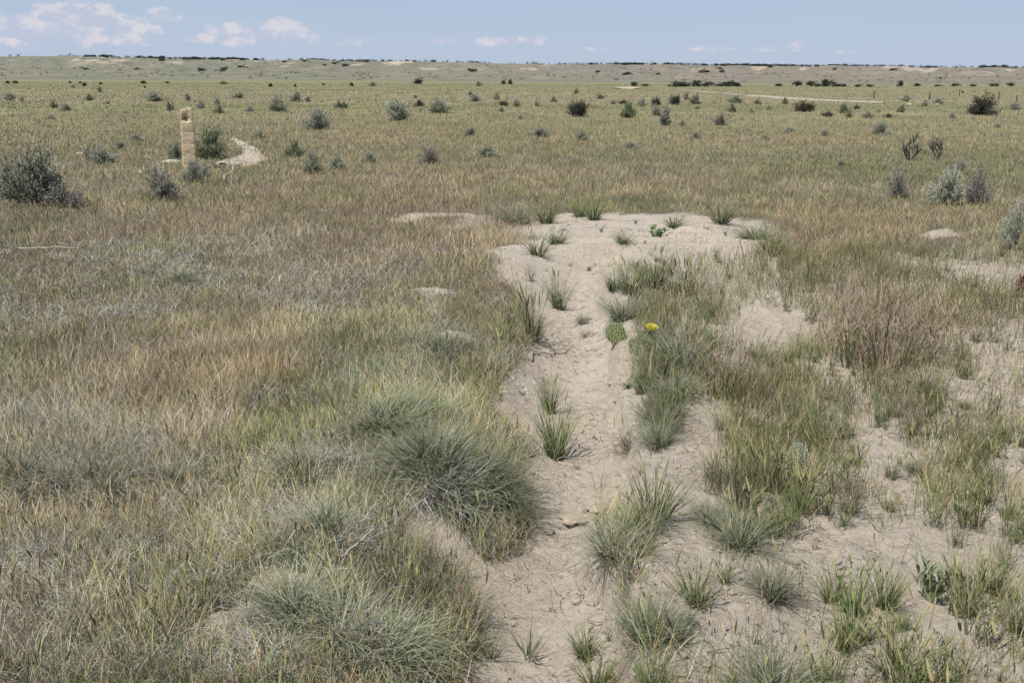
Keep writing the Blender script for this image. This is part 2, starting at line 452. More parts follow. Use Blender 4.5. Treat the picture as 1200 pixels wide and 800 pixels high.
M_spine = plain_mat('spines', (.74, .70, .55), (.66, .62, .46), 30, .7)
M_puff = plain_mat('seed_fluff', (.75, .72, .64), (.62, .58, .50), 60, .9)
M_post = plain_mat('weathered_wood', (.10, .09, .08), (.16, .14, .12), 20, .9)

# ------------------------------------------------------------------ ground sheet
def veg_colour(x, y, px, py, n=None):
    w = sample(zone, px, py)
    return (w[..., None] * PAL).sum(-2)

def make_ground():
    th = np.concatenate([np.linspace(-180, -44, 40, endpoint=False), np.linspace(-44, 44, 760, endpoint=False), np.linspace(44, 180, 40, endpoint=False)])
    th = np.radians(th)
    r = [.35]
    while r[-1] < 9: r.append(r[-1] * 1.0042 + .001)
    while r[-1] < 220: r.append(r[-1] * 1.008)
    while r[-1] < 9000: r.append(r[-1] * 1.04)
    r = np.array(r)
    RR, TT = np.meshgrid(r, th, indexing='ij')
    x = RR * np.sin(TT); y = RR * np.cos(TT); z = height(x, y)
    nr, nt = RR.shape
    V = np.stack([x, y, z], -1).reshape(-1, 3)
    V = np.concatenate([V, [[0, 0, float(height(0, 0))]]])
    i = np.arange(nr - 1)[:, None] * nt; j = np.arange(nt)[None]; j2 = (j + 1) % nt
    Q = np.stack([i + j, i + nt + j, i + nt + j2, i + j2], -1).reshape(-1, 4)
    T = np.concatenate([Q[:, [0, 2, 1]], Q[:, [0, 3, 2]]])
    c = nr * nt
    T = np.concatenate([T, np.stack([np.full(nt, c), (np.arange(nt) + 1) % nt, np.arange(nt)], -1)])
    px, py = warped(V[:, 0], V[:, 1])
    front = (V[:, 1] > .3)
    s = np.where(front, sample(sandy, px, py), .4)
    far = sstep(14, 60, np.hypot(V[:, 0], V[:, 1])) * np.where(front, 1, .8) * (1 - s * .8)
    C = veg_colour(V[:, 0], V[:, 1], px, py) * .80
    me = mesh_np('ground', V, T, M_ground, C, True, {'sand': s, 'far': far})
    return tag(link('ground', me), kind='structure')
make_ground()

def strip(name, pts, widths, mat, lift=.02, tilt=0.0):
    """a sheet of bare earth laid along world points"""
    pts = np.asarray(pts, float)
    n = 60; u = np.linspace(0, len(pts) - 1, n)
    P = np.stack([np.interp(u, range(len(pts)), pts[:, k]) for k in range(2)], -1)
    for _ in range(3): P[1:-1] = .25 * P[:-2] + .5 * P[1:-1] + .25 * P[2:]
    W = np.interp(u, range(len(pts)), widths)
    t = np.gradient(P, axis=0); t /= np.linalg.norm(t, axis=1)[:, None]
    nrm = np.stack([-t[:, 1], t[:, 0]], -1)
    nrm *= np.sign(nrm[:, 1:2] + 1e-6) if tilt else 1
    m = 9; rows = []
    for k, f in enumerate(np.linspace(-.5, .5, m)):
        wj = W * (1 + .35 * (fbm(u * 1.3 + 5 * (f > 0), u * 0 + k * 0.0, 9, 3) - .5))
        q = P + nrm * (f * wj)[:, None]
        rows.append(np.column_stack([q, height(q[:, 0], q[:, 1]) + (lift + .03) * (1 - abs(2 * f) ** 4) - .03 + tilt * (f + .5)]))
    V = np.stack(rows, 1).reshape(-1, 3)
    i = np.arange(n - 1)[:, None] * m; j = np.arange(m - 1)[None]
    Q = np.stack([i + j, i + m + j, i + m + j + 1, i + j + 1], -1).reshape(-1, 4)
    return tag(link(name, mesh_np(name, V, Q, mat, None, True)), kind='structure')

strip('footpath', [at(262, 193)[:2], at(275, 191)[:2], at(287, 187)[:2], at(295, 181)[:2], at(293, 175)[:2], at(283, 169)[:2], at(272, 163)[:2]], [.2, .9, 1.1, .5, .35, .3, .15], M_sand, .02, .03)
strip('dirt_road', [at(780, 105.5)[:2], at(822, 107.5)[:2], at(850, 110)[:2], at(880, 112.5)[:2], at(915, 115)[:2], at(965, 118)[:2], at(1035, 120.5)[:2]], [1.2, 1.6, 1.7, 1.6, 1.3, .8, .2], M_sand, .03, .08)
strip('dirt_road', [at(722, 104)[:2], at(735, 103.5)[:2], at(748, 104.3)[:2]], [2, 4, 2], M_sand, .12, .2)

# ------------------------------------------------------------------ far hills
RIM = 1500.0
def rim_z(az):
    px = 600 + FPX * np.tan(az)
    py = np.interp(px, [-800, 0, 100, 200, 330, 450, 600, 750, 900, 1200, 2000], [66, 67, 67.5, 69, 71, 73, 75, 76.5, 78, 80.5, 84])
    hor = 92 + (px - 600) * math.tan(ROLL)
    return EYE[2] + (hor - py) / FPX * RIM * np.cos(az) * 1.0
def hill_z(x, y):
    r = np.hypot(x, y); az = np.arctan2(x, y)
    t = (r - 430) / (RIM - 430)
    zr = rim_z(az)
    g = fbm(az * 26, r * .004, 61, 4, .55) - .5
    g2 = fbm(az * 90, r * .010, 67, 3, .55) - .5
    prof = .55 * np.clip(t, 0, 1) ** 1.15 + .45 * sstep(.55, 1.0, t + .22 * g)
    z = -.6 + zr * prof + sstep(.05, .4, t) * sstep(1.05, .8, t) * (6 * g + 2.5 * g2) + sstep(.95, 1.0, t) * 1.2 * g
    return z - np.clip(r - RIM, 0, None) * .004
def hills_mat():
    m, t, out = newmat('hill_grassland')
    geo = t.node('ShaderNodeNewGeometry'); pos = geo.outputs['Position']
    tint = t.node('ShaderNodeAttribute'); tint.attribute_name = 'tint'
    n = t.noise(pos, .02, 6, .65); n2 = t.noise(pos, .16, 4, .7)
    c = t.mix(t.rng(n, .35, .65), tint.outputs['Color'], t.mix(1.0, tint.outputs['Color'], (1.38, 1.30, 1.22), 'MULTIPLY'))
    c = t.mix(t.math('MULTIPLY', t.rng(n2, .46, .62), .6), c, (.105, .12, .085))
    p = t.node('ShaderNodeBsdfPrincipled'); t.l.new(c, p.inputs['Base Color']); p.inputs['Roughness'].default_value = 1; p.inputs['Specular IOR Level'].default_value = 0
    t.l.new(p.outputs[0], out.inputs[0])
    return m
def make_hills():
    az = np.radians(np.linspace(-60, 60, 900)); r = np.concatenate([np.linspace(400, 1000, 70), np.linspace(1008, 1620, 110), np.linspace(1700, 4000, 20)])
    RR, A = np.meshgrid(r, az, indexing='ij'); x = RR * np.sin(A); y = RR * np.cos(A); z = hill_z(x, y)
    nr, na = RR.shape
    i = np.arange(nr - 1)[:, None] * na; j = np.arange(na - 1)[None]
    Q = np.stack([i + j, i + j + 1, i + na + j + 1, i + na + j], -1).reshape(-1, 4)
    px = 600 + FPX * np.tan(np.clip(A, -1.2, 1.2))
    t = (RR - 430) / (RIM - 430)
    green = np.array([.225, .228, .185]); mauve = np.array([.255, .232, .200]); pale = np.array([.52, .46, .38])  # hill tones greyed and lightened, distance haze is painted into them
    k = sstep(300, 800, px + 300 * (fbm(A * 9, t * 4, 3, 3) - .5))[..., None] * sstep(0.1, .3, t)[..., None]
    C = green * (1 - k) + mauve * k
    base = sstep(.12, .0, t)[..., None]
    C = C * (1 - base) + base * np.array([.24, .23, .14])
    o = (sstep(.60, .72, fbm(A * 60, t * 9, 15, 4)) * sstep(.62, .82, t) * sstep(1.02, .97, t))[..., None]
    C = C * (1 - .8 * o) + pale * .8 * o
    me = mesh_np('hills', np.stack([x, y, z], -1).reshape(-1, 3), Q, hills_mat(), C.reshape(-1, 3), True)
    tag(link('hills', me), kind='structure')
make_hills()

# ------------------------------------------------------------------ grass that nobody could count
def scatter(n, r0, r1, a, half=40):
    u = rng.uniform(0, 1, n); e = 2 - a
    r = r0 * (r1 / r0) ** u if abs(e) < 1e-6 else (r0 ** e + u * (r1 ** e - r0 ** e)) ** (1 / e)
    th = np.radians(rng.uniform(-half, half, n))
    return r * np.sin(th), r * np.cos(th), r

def pick(w):
    c = np.cumsum(w, 1); u = rng.uniform(0, 1, len(w))[:, None] * c[:, -1:]
    return (u > c).sum(1)

SPEC_L = np.array([.125, .12, .14, .15, .16, .10, .14])     # blade length by species
SPEC_LEAN = np.array([.45, .60, .60, .38, .32, 1.0, .40])
SPEC_CURL = np.array([.5, 1.0, .7, .5, .35, 1.5, .4])

BIGBUNCH = [(520, 575), (425, 745), (100, 590), (345, 560), (945, 450)]
def stuff_blades(name, n, r0, r1, a, seg, label, wmin, keep_right, cat='grass', lmul=1.0, pw=1.0):
    x, y, r = scatter(n, r0, r1, a)
    px, py = warped(x, y)
    b = sample(bare, px, py)
    cl = fbm(x * 5.5, y * 5.5, 91, 3, .6); cl2 = fbm(x * 1.6, y * 1.6, 95, 3)
    p = np.clip(1 - 1.12 * b, 0, 1) ** 1.1
    inright = sample(right, px, py) > .5
    clump = np.where(inright, sstep(.36, .62, cl), .45 + .55 * sstep(.32, .6, cl))
    p = p * (clump * sstep(2, 20, 22 - r) + (1 - sstep(2, 20, 22 - r))) + .012 * (b > .4) * (b < .93)
    keep = (rng.uniform(0, 1, n) < p * pw)
    if keep_right is not None: keep &= (inright == keep_right)
    x, y, r, px, py, cl, cl2, inr = (q[keep] for q in (x, y, r, px, py, cl, cl2, inright))
    w = sample(zone, px, py)
    # patches of one kind
    for k in range(7):
        sc = 1.1 if k != 5 else 2.2
        pn = fbm(x * sc + 40 * k, y * sc * .8, 200 + k, 3); pf = fbm(x * .22 + 40 * k, y * .11, 230 + k, 4, .6)
        f = sstep(10, 26, r); w[:, k] *= (.25 + .3 * f) + (2.2 - 1.2 * f) * sstep(.38, .66, pn * (1 - f) + pf * f)
    w[:, 5] *= sstep(22, 8, r) * .8 + .2
    s = pick(w); N = len(x)
    L = SPEC_L[s] * lmul * rng.uniform(.55, 1.25, N) * (.72 + .55 * cl2) * np.where(inr, .9, 1)
    con = .40 * sstep(14, 4, r) + .05 + .05 * sstep(40, 12, r)
    c = np.clip(PAL[s] * np.exp(rng.normal(0, 1, N) * con)[:, None] * (1 + rng.normal(0, .04, (N, 3))), 0, .85)
    c = c * np.where(inr, .72, 1.06)[:, None] * np.where(inr[:, None], [1.0, 1.02, .93], [1.02, 1.0, .99])
    c = c * (.70 + .60 * sstep(.25, .75, fbm(x * 3.1, y * 3.1, 611, 3)))[:, None]
    f = sstep(12, 50, r)[:, None]; c = c * (.97 + .09 * f)
    c = c * (1 - .8 * f) + .8 * f * (w / w.sum(1, keepdims=True)) @ PAL
    P = np.stack([x, y, height(x, y) - .004], -1)
    W = np.maximum(np.where(s == 5, .0016, .0020) * rng.uniform(.7, 1.4, N), wmin * r)
    lean = SPEC_LEAN[s] * rng.gamma(2, .5, N).clip(0, 2.2) * np.where(inr, .6, 1); curl = SPEC_CURL[s] * rng.uniform(.1, 1.5, N)
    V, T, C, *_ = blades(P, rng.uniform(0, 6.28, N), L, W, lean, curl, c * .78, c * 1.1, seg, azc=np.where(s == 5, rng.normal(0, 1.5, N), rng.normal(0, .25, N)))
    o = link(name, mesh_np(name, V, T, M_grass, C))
    tag(o, label, cat, kind='stuff')
    print(name, N, len(T))

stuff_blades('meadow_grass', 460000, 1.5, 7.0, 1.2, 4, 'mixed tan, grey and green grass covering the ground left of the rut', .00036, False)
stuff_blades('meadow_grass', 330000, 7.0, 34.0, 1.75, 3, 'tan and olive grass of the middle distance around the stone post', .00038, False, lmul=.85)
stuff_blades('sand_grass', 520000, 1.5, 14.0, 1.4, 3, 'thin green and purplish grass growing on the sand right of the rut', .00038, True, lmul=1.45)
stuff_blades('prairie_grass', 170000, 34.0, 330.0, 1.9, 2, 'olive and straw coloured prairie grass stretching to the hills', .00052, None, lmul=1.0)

def dead_curls():
    n = 230000
    x, y, r = scatter(n, 1.5, 11, 1.3)
    px, py = warped(x, y); b = sample(bare, px, py); rt = sample(right, px, py)
    m = sstep(.46, .62, fbm(x * 2.0, y * 2.0, 301, 4)); w5 = sample(zone, px, py)[:, 5]
    keep = rng.uniform(0, 1, n) < (1 - b) ** 1.5 * (.30 + m) * np.clip(w5 * 4.2, .1, 1.3) * np.where(rt > .5, .12, 1)
    x, y, r = x[keep], y[keep], r[keep]; N = len(x)
    c = np.array([.76, .73, .67]) * rng.uniform(.40, 1.10, N)[:, None]
    P = np.stack([x, y, height(x, y) + rng.uniform(0, .03, N)], -1)
    V, T, C, *_ = blades(P, rng.uniform(0, 6.28, N), rng.uniform(.05, .16, N), np.maximum(.0024, .00052 * r) * rng.uniform(.6, 1.4, N), rng.uniform(.1, 1.2, N), rng.uniform(.6, 2.6, N), c * .7, c, 6, azc=rng.normal(0, 1.6, N), profile='stem')
    tag(link('dead_grass', mesh_np('dead_grass', V, T, M_grass, C)), 'curled whitish dead grass blades lying among the green ones at left', 'dead grass', kind='stuff')
    print('curls', N)
dead_curls()

def seed_stems():
    n = 75000
    x, y, r = scatter(n, 1.5, 15, 1.35)
    px, py = warped(x, y); b = sample(bare, px, py); w = sample(zone, px, py)
    m = sstep(.42, .62, fbm(x * 2.6, y * 2.6, 401, 3))
    keep = rng.uniform(0, 1, n) < (1 - b) * (.08 + m) * np.clip((w[:, 6] + .5 * w[:, 3] + .35 * w[:, 4]) * 2.2, 0, 1) * .55
    x, y, r, w = x[keep], y[keep], r[keep], w[keep]; N = len(x)
    s = pick(w[:, [6, 3, 4]] * [1.3, .7, .6])
    hc = np.array([[.41, .38, .19], [.50, .38, .21], [.42, .31, .25]])[s] * rng.uniform(.75, 1.25, N)[:, None]
    sc = np.array([[.20, .22, .09], [.38, .30, .15], [.32, .24, .17]])[s]
    g = Geo()
    P = np.stack([x, y, height(x, y)], -1)
    L = rng.uniform(.07, .17, N) * np.where(sample(right, px[keep], py[keep]) > .5, 1.3, 1); lean = np.abs(rng.normal(0, .2, N)); curl = rng.uniform(0, .35, N); az = rng.uniform(0, 6.28, N)
    W = np.maximum(.0017, .00035 * r)
    V, T, C, tip, ph, az2 = blades(P, az, L, W, lean, curl, sc * .8, sc, 3, profile='stem'); g.add(V, T, C)
    hl = np.where(s == 0, .055, .035) * rng.uniform(.7, 1.25, N); hw = np.maximum(np.where(s == 0, .0065, .0045), .0005 * r) * rng.uniform(.8, 1.2, N)
    near = r < 7
    ribbonheads(g, tip[near], ph[near], az2[near], hl[near], hw[near], hc[near], .028, 5)
    ribbonheads(g, tip[~near], ph[~near], az2[~near], hl[~near], hw[~near], hc[~near])
    tag(link('seeding_grass', g.mesh('seeding_grass', M_grass)), 'upright grass stems with bristly yellowish seed heads scattered through the meadow', 'grass', kind='stuff')
    print('stems', N)
seed_stems()

def litter():
    n = 130000
    x, y, r = scatter(n, 1.5, 13, 1.3)
    px, py = warped(x, y); s = sample(sandy, px, py)
    m = sstep(.40, .68, fbm(x * 2.4, y * 2.4, 501, 4, .6))
    keep = rng.uniform(0, 1, n) < s * (.06 + m) * .8
    x, y, r = x[keep], y[keep], r[keep]; N = len(x)
    c = np.array([[.16, .12, .09], [.30, .25, .19], [.10, .08, .065], [.45, .41, .35]])[rng.integers(0, 4, N)]
    P = np.stack([x, y, height(x, y) + .003], -1)
    V, T, C, *_ = blades(P, rng.uniform(0, 6.28, N), rng.gamma(2, .014, N).clip(.006, .14), np.maximum(.0026, .0006 * r) * rng.uniform(.6, 1.9, N), rng.uniform(1.25, 1.55, N), rng.uniform(-.2, .3, N), c, c, 3, azc=rng.normal(0, .8, N), profile='stem')
    tag(link('plant_litter', mesh_np('plant_litter', V, T, M_grass, C)), 'dark bits of broken stem and dry leaf strewn over the bare sand', 'plant litter', kind='stuff')
litter()

def crumbs():
    n = 26000
    x, y, r = scatter(n, 1.5, 10, 1.2)
    px, py = warped(x, y); b = sample(bare, px, py)
    m = sstep(.5, .7, fbm(x * 1.9, y * 1.9, 551, 4, .6))
    keep = rng.uniform(0, 1, n) < b * (.04 + m)
    x, y = x[keep], y[keep]; N = len(x)
    base = np.array([[1, 0, 0], [-1, 0, 0], [0, 1, 0], [0, -1, 0], [0, 0, 1], [0, 0, -.5]], float)
    F = np.array([(0, 2, 4), (2, 1, 4), (1, 3, 4), (3, 0, 4), (2, 0, 5), (1, 2, 5), (3, 1, 5), (0, 3, 5)])
    sz = rng.gamma(1.5, .0030, N).clip(.0018, .020)
    V = base[None] * rng.uniform(.5, 1.3, (N, 6, 1)) * sz[:, None, None]; V[:, :, 2] *= .7
    V += np.stack([x, y, height(x, y) + sz * .25], -1)[:, None]
    T = (np.arange(N)[:, None, None] * 6 + F[None]).reshape(-1, 3)
    tag(link('sand_crumbs', mesh_np('sand_crumbs', V.reshape(-1, 3), T, M_clod)), 'small crumbs of dried sandy soil scattered over the bare ground', 'soil crumbs', kind='stuff')
crumbs()

# ------------------------------------------------------------------ grass plants one can count
KINDNAME = {'bunch': 'rounded_tuft', 'wheat': 'upright_tuft', 'foxtail': 'foxtail_tuft', 'panicle': 'panicle_tuft', 'dead': 'withered_tuft', 'sprig': 'leaf_sprig', 'forb': 'small_herb', 'stalk': 'stalk_tuft'}
def tuft_mesh(kind, seed):
    """one grass plant about 1 unit tall; returns meshes {part: mesh}"""
    global rng
    keep = rng; rng = np.random.default_rng(seed); g = Geo(); h = None
    def put(n, rad, L, W, lean, curl, cols, seg=5, azc=.3, lo=.55, prof='blade', g=g):
        a = rng.uniform(0, 6.28, n); q = rad * np.sqrt(rng.uniform(0, 1, n))
        P = np.stack([q * np.cos(a), q * np.sin(a), np.full(n, -.02)], -1)
        cc = np.asarray(cols)[rng.integers(0, len(cols), n)] * rng.uniform(.75, 1.25, n)[:, None]
        le = np.abs(rng.normal(lean, lean * .6, n)); azs = a + rng.normal(0, .7, n)
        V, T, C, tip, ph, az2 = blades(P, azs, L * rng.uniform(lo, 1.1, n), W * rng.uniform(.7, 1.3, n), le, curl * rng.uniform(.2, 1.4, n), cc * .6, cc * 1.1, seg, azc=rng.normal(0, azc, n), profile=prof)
        g.add(V, T, C); return tip, ph, az2
    G, GG, ST, OR, PU, DE, YE = PAL
    if kind == 'bunch':            # rounded grey green bunchgrass
        put(380, .20, 1.0, .0125, .55, .9, [GG * .9, GG, GG * 1.15, G * 1.1]); put(130, .24, .7, .012, .9, 1.4, [DE, DE * .8, ST * .8], azc=1.2)
    elif kind == 'wheat':          # upright green blades, a few seed heads
        put(110, .14, 1.0, .017, .30, .50, [G * .95, G * 1.2, GG * .9, G, YE]); put(25, .14, .5, .02, .9, 1.0, [DE * .9, ST * .8], azc=1.0)
        tip, ph, az = put(7, .07, .95, .013, .14, .25, [G * 1.2], prof='stem')
        ribbonheads(g, tip, ph, az, np.full(7, .24), np.full(7, .022), PAL[0] * 1.4, .05, 3)
    elif kind == 'foxtail':        # stems with bristly yellowish heads
        put(80, .14, .6, .015, .35, .5, [G, GG, YE, ST]); put(20, .16, .4, .02, 1.0, 1.0, [DE, ST], azc=1.0)
        n = 26; tip, ph, az = put(n, .15, .78, .014, .22, .3, [YE * .9, G * 1.2], prof='stem')
        ribbonheads(g, tip, ph, az, rng.uniform(.18, .30, n), np.full(n, .025), np.array([.40, .37, .19]), .12, 7)
    elif kind == 'panicle':        # fine reddish stems
        put(40, .13, .45, .018, .4, .5, [G, GG * .9, PU])
        n = 46; tip, ph, az = put(n, .17, .95, .012, .2, .25, [PU, PU * .8, OR * .8, G], prof='stem')
        for k in range(5):
            V, T, C, *_ = blades(tip - np.array([0, 0, .07 * k]), rng.uniform(0, 6.28, n), rng.uniform(.06, .14, n), np.full(n, .013), rng.uniform(.3, .8, n), np.zeros(n), np.tile(PU, (n, 1)), np.tile(PU * 1.2, (n, 1)), 2); g.add(V, T, C)
    elif kind == 'dead':           # grey, curled over
        put(170, .20, .95, .018, .7, 1.6, [DE, DE * .75, DE * .55, ST * .8], seg=6, azc=1.3); put(30, .15, .8, .02, .4, .6, [GG])
    elif kind == 'sprig':          # a few separate green blades
        put(15, .09, 1.0, .026, .35, .4, [G * 1.1, G * 1.35, GG]); put(6, .10, .45, .03, 1.0, .8, [DE * .8, ST * .7])
    elif kind == 'stalk':          # slender upright stems with short side leaves
        n = 20; tip, ph, az = put(n, .17, 1.0, .013, .13, .18, [G * .8, G, GG * .7, PU * .7, YE * .8], prof='stem', lo=.4)
        for k in range(5):
            f = rng.uniform(.1, .95, n)[:, None]; q = tip * f
            V, T, C, *_ = blades(q, rng.uniform(0, 6.28, n), rng.uniform(.10, .22, n), np.full(n, .014), rng.uniform(.2, .6, n), rng.uniform(0, .5, n), np.tile(G * .8, (n, 1)), np.tile(G * 1.05, (n, 1)), 3); g.add(V, T, C)
        put(24, .16, .35, .012, .6, .8, [G, GG, DE * .7, ST * .7])
    elif kind == 'forb':           # small bushy herb with fine leaves
        n = 16; tip, ph, az = put(n, .12, .8, .022, .40, .3, [GG * .8, G], prof='stem')
        m = 420; i = rng.integers(0, n, m); f = rng.uniform(.25, 1.05, m)[:, None]
        P = tip[i] * f * [1, 1, 1] * np.column_stack([f, f, np.ones(m)]) + rng.normal(0, .02, (m, 3))
        V, T, C = leaves(P, unit(m), (unit(m) + [0, 0, .8]) / 1.3, rng.uniform(.08, .17, m), .035, GG * rng.uniform(.6, 1.1, (m, 1))); g.add(V, T, C)
    rng = keep
    return g.mesh(KINDNAME[kind], M_tuft)

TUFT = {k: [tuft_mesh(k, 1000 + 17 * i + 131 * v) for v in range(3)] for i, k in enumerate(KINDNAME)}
def place_tuft(kind, x, y, h, wide=1.0, label=None, group=None, cat=None):
    v = int(rng.integers(0, 3)); key = (kind, v)
    sc = np.array([h * wide, h * wide, h]); loc = (x, y, float(height(x, y)) - .004); rz = float(rng.uniform(0, 6.28))
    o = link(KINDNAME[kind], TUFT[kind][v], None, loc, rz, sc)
    tag(o, label, cat or ('herb' if kind == 'forb' else 'grass tuft'), group)
    return o

# (kind, photo x, photo y of the base, height in px, width factor, label)
TUFTS = [
 ('bunch', 722, 652, 62, 1.2, 'rounded grey green bunchgrass on the sand just right of the rut, below tall stalks'),
 ('wheat', 768, 612, 74, 1.0, 'tall stiff grass stalks rising behind the rounded bunchgrass on the rut bank'),
 ('bunch', 752, 622, 42, 1.3, 'low grey green tuft at the foot of the tall stalks on the rut bank'),
 ('bunch', 758, 748, 78, .95, 'loose grey green bunchgrass near the bottom centre right of the rut'),
 ('bunch', 786, 752, 58, .9, 'grey tuft tucked against the loose bunchgrass near the bottom centre'),
 ('wheat', 815, 708, 56, 1.2, 'bright green wheatgrass right of the loose bunchgrass near the bottom'),
 ('sprig', 618, 772, 48, 1.3, 'open sprig of a few green blades in the bottom of the rut'),
 ('sprig', 575, 772, 40, 1.2, 'small dark green sprig at the left edge of the sandy rut bottom'),
 ('sprig', 560, 775, 26, 1.6, 'short sprig beside the bunchgrass at the bottom left of the rut'),
 ('wheat', 684, 775, 38, 1.3, 'short green grass tuft low in the rut, right of the open sprig'),
 ('wheat', 700, 812, 46, 1.4, 'green grass tuft cut by the bottom edge below the rut'),
 ('wheat', 768, 806, 48, 1.3, 'green grass tuft at the bottom edge below the loose bunchgrass'),
 ('sprig', 714, 750, 42, .5, 'single upright green blade standing alone on the sand'),
 ('sprig', 620, 694, 22, .4, 'lone tiny blade in the middle of the bare rut'),
 ('wheat', 650, 536, 74, .8, 'tall narrow green grass plant growing in the middle of the rut'),
 ('wheat', 644, 482, 50, .7, 'slender grass stems in the rut behind the tall narrow plant'),
 ('sprig', 678, 550, 20, 1.2, 'tiny two leaved seedling on the sand below the rut bend'),
 ('bunch', 776, 498, 50, 1.05, 'neat round grey green bunchgrass on the right bank of the rut'),
 ('bunch', 773, 522, 46, 1.0, 'greener tuft directly in front of the neat round bunchgrass'),
 ('dead', 738, 524, 40, 1.0, 'grey withered tuft on the crumbling right bank of the rut'),
 ('dead', 684, 380, 20, 1.2, 'small bluish grey dead tuft at the upper bend of the rut'),
 ('dead', 690, 394, 14, 1.5, 'flat grey dead tuft just below the bluish one at the upper bend'),
 ('bunch', 731, 374, 44, 1.15, 'round grey green bunchgrass directly behind the prickly pear'),
 ('forb', 735, 455, 14, 1.4, 'small grey herb on the right bank below the prickly pear'),
 ('foxtail', 624, 398, 72, .8, 'tall yellow green foxtail clump at the left edge of the sand opposite the prickly pear'),
 ('foxtail', 590, 405, 52, 1.0, 'yellow green foxtail clump left of the dead branch'),
 ('wheat', 655, 362, 42, .9, 'green wheatgrass at the upper left of the bare sand'),
 ('bunch', 800, 430, 70, 1.1, 'grey green bunchgrass right of the yellow cactus flower'),
 ('bunch', 770, 440, 52, 1.1, 'grey green bunchgrass below the yellow cactus flower'),
 ('bunch', 790, 468, 46, 1.2, 'grey green bunchgrass between the prickly pear and the neat round bunchgrass'),
 ('wheat', 740, 346, 40, 1.3, 'green wheatgrass clump on the sand above the prickly pear'),
 ('wheat', 765, 338, 44, 1.2, 'green wheatgrass clump right of the one above the prickly pear'),
 ('wheat', 720, 344, 26, 1.4, 'low green wheatgrass left of the clumps above the prickly pear'),
 ('foxtail', 800, 345, 48, 1.2, 'foxtail clump on the sand up and right of the cactus flower'),
 ('wheat', 730, 285, 15, 2.2, 'flat green cushion of grass on the open sand below the leafy rosette'),
 ('wheat', 652, 286, 18, 2.2, 'flat green cushion of grass at the upper left of the open sand'),
 ('wheat', 630, 297, 22, 1.8, 'green tuft on the left margin of the open sand'),
 ('wheat', 696, 258, 24, 1.5, 'thick green grass clump at the far edge of the open sand'),
 ('wheat', 680, 254, 22, 1.5, 'green grass clump just behind the thick one at the far edge of the sand'),
 ('bunch', 600, 262, 26, 1.6, 'grey green tuft at the far left edge of the open sand'),
 ('forb', 1088, 706, 52, 1.1, None),
 ('bunch', 868, 640, 54, 1.3, 'broad dull green bunchgrass right of the rut at mid height of the sand'),
 ('bunch', 832, 612, 40, 1.3, 'small dull green bunchgrass left of the broad one on the sand'),
 ('foxtail', 940, 600, 74, 1.0, 'foxtail clump with many yellow heads in front of the grey prickly pear'),
 ('foxtail', 905, 575, 70, 1.0, 'foxtail clump left of the grey prickly pear'),
 ('bunch', 905, 700, 58, 1.0, 'grey green bunchgrass on the bare sand at lower right centre'),
 ('wheat', 1000, 720, 60, 1.0, 'upright wheatgrass left of the broad leaved plant'),
 ('wheat', 976, 706, 52, 1.0, 'upright wheatgrass two plants left of the broad leaved plant'),
 ('wheat', 1036, 712, 62, .9, 'upright wheatgrass touching the left side of the broad leaved plant'),
 ('wheat', 1000, 752, 50, 1.6, 'spreading green wheatgrass below the upright ones at lower right'),
 ('bunch', 905, 812, 66, 1.5, 'wide green bunchgrass cut by the bottom edge at lower right'),
 ('foxtail', 960, 812, 74, 1.0, 'foxtail clump cut by the bottom edge right of the wide bunchgrass'),
 ('foxtail', 1060, 800, 84, 1.4, 'straw coloured foxtail clump at the bottom right'),
 ('foxtail', 1130, 720, 80, .9, 'foxtail stems right of the broad leaved plant'),
 ('wheat', 1058, 738, 30, 1.0, 'short green grass directly below the broad leaved plant'),
 ('wheat', 640, 262, 26, 1.6, 'green tuft left of the thick clump at the far edge of the sand'),
 ('wheat', 845, 262, 26, 1.8, 'green tuft at the right part of the far edge of the sand'),
 ('bunch', 885, 282, 26, 1.6, 'dull green tuft at the right end of the open sand'),
 ('wheat', 905, 300, 34, 1.5, 'green tuft just below the right end of the open sand'),
 ('wheat', 790, 264, 18, 1.8, 'small green tuft on the far edge of the sand right of the leafy rosette'),
 ('panicle', 1040, 440, 96, 1.1, 'large purplish grass with fine panicles on the right side sand'),
 ('panicle', 1000, 430, 86, 1.0, 'purplish grass just left of the large fine panicled one'),
 ('panicle', 1075, 425, 82, 1.0, 'purplish grass just right of the large fine panicled one'),
 ('panicle', 845, 465, 86, .9, 'fine brownish panicle grass above the bare sand strip right of the rut'),
 ('dead', 1078, 465, 40, 1.2, 'pale straw tuft bending over at the foot of the purplish grasses'),
]
CARROT = []
for kind, px, py, hpx, wd, lab in TUFTS:
    if lab is None: continue
    p = at(px, py); place_tuft(kind, p[0], p[1], hpx / ppm(p) * 1.08, wd, lab)

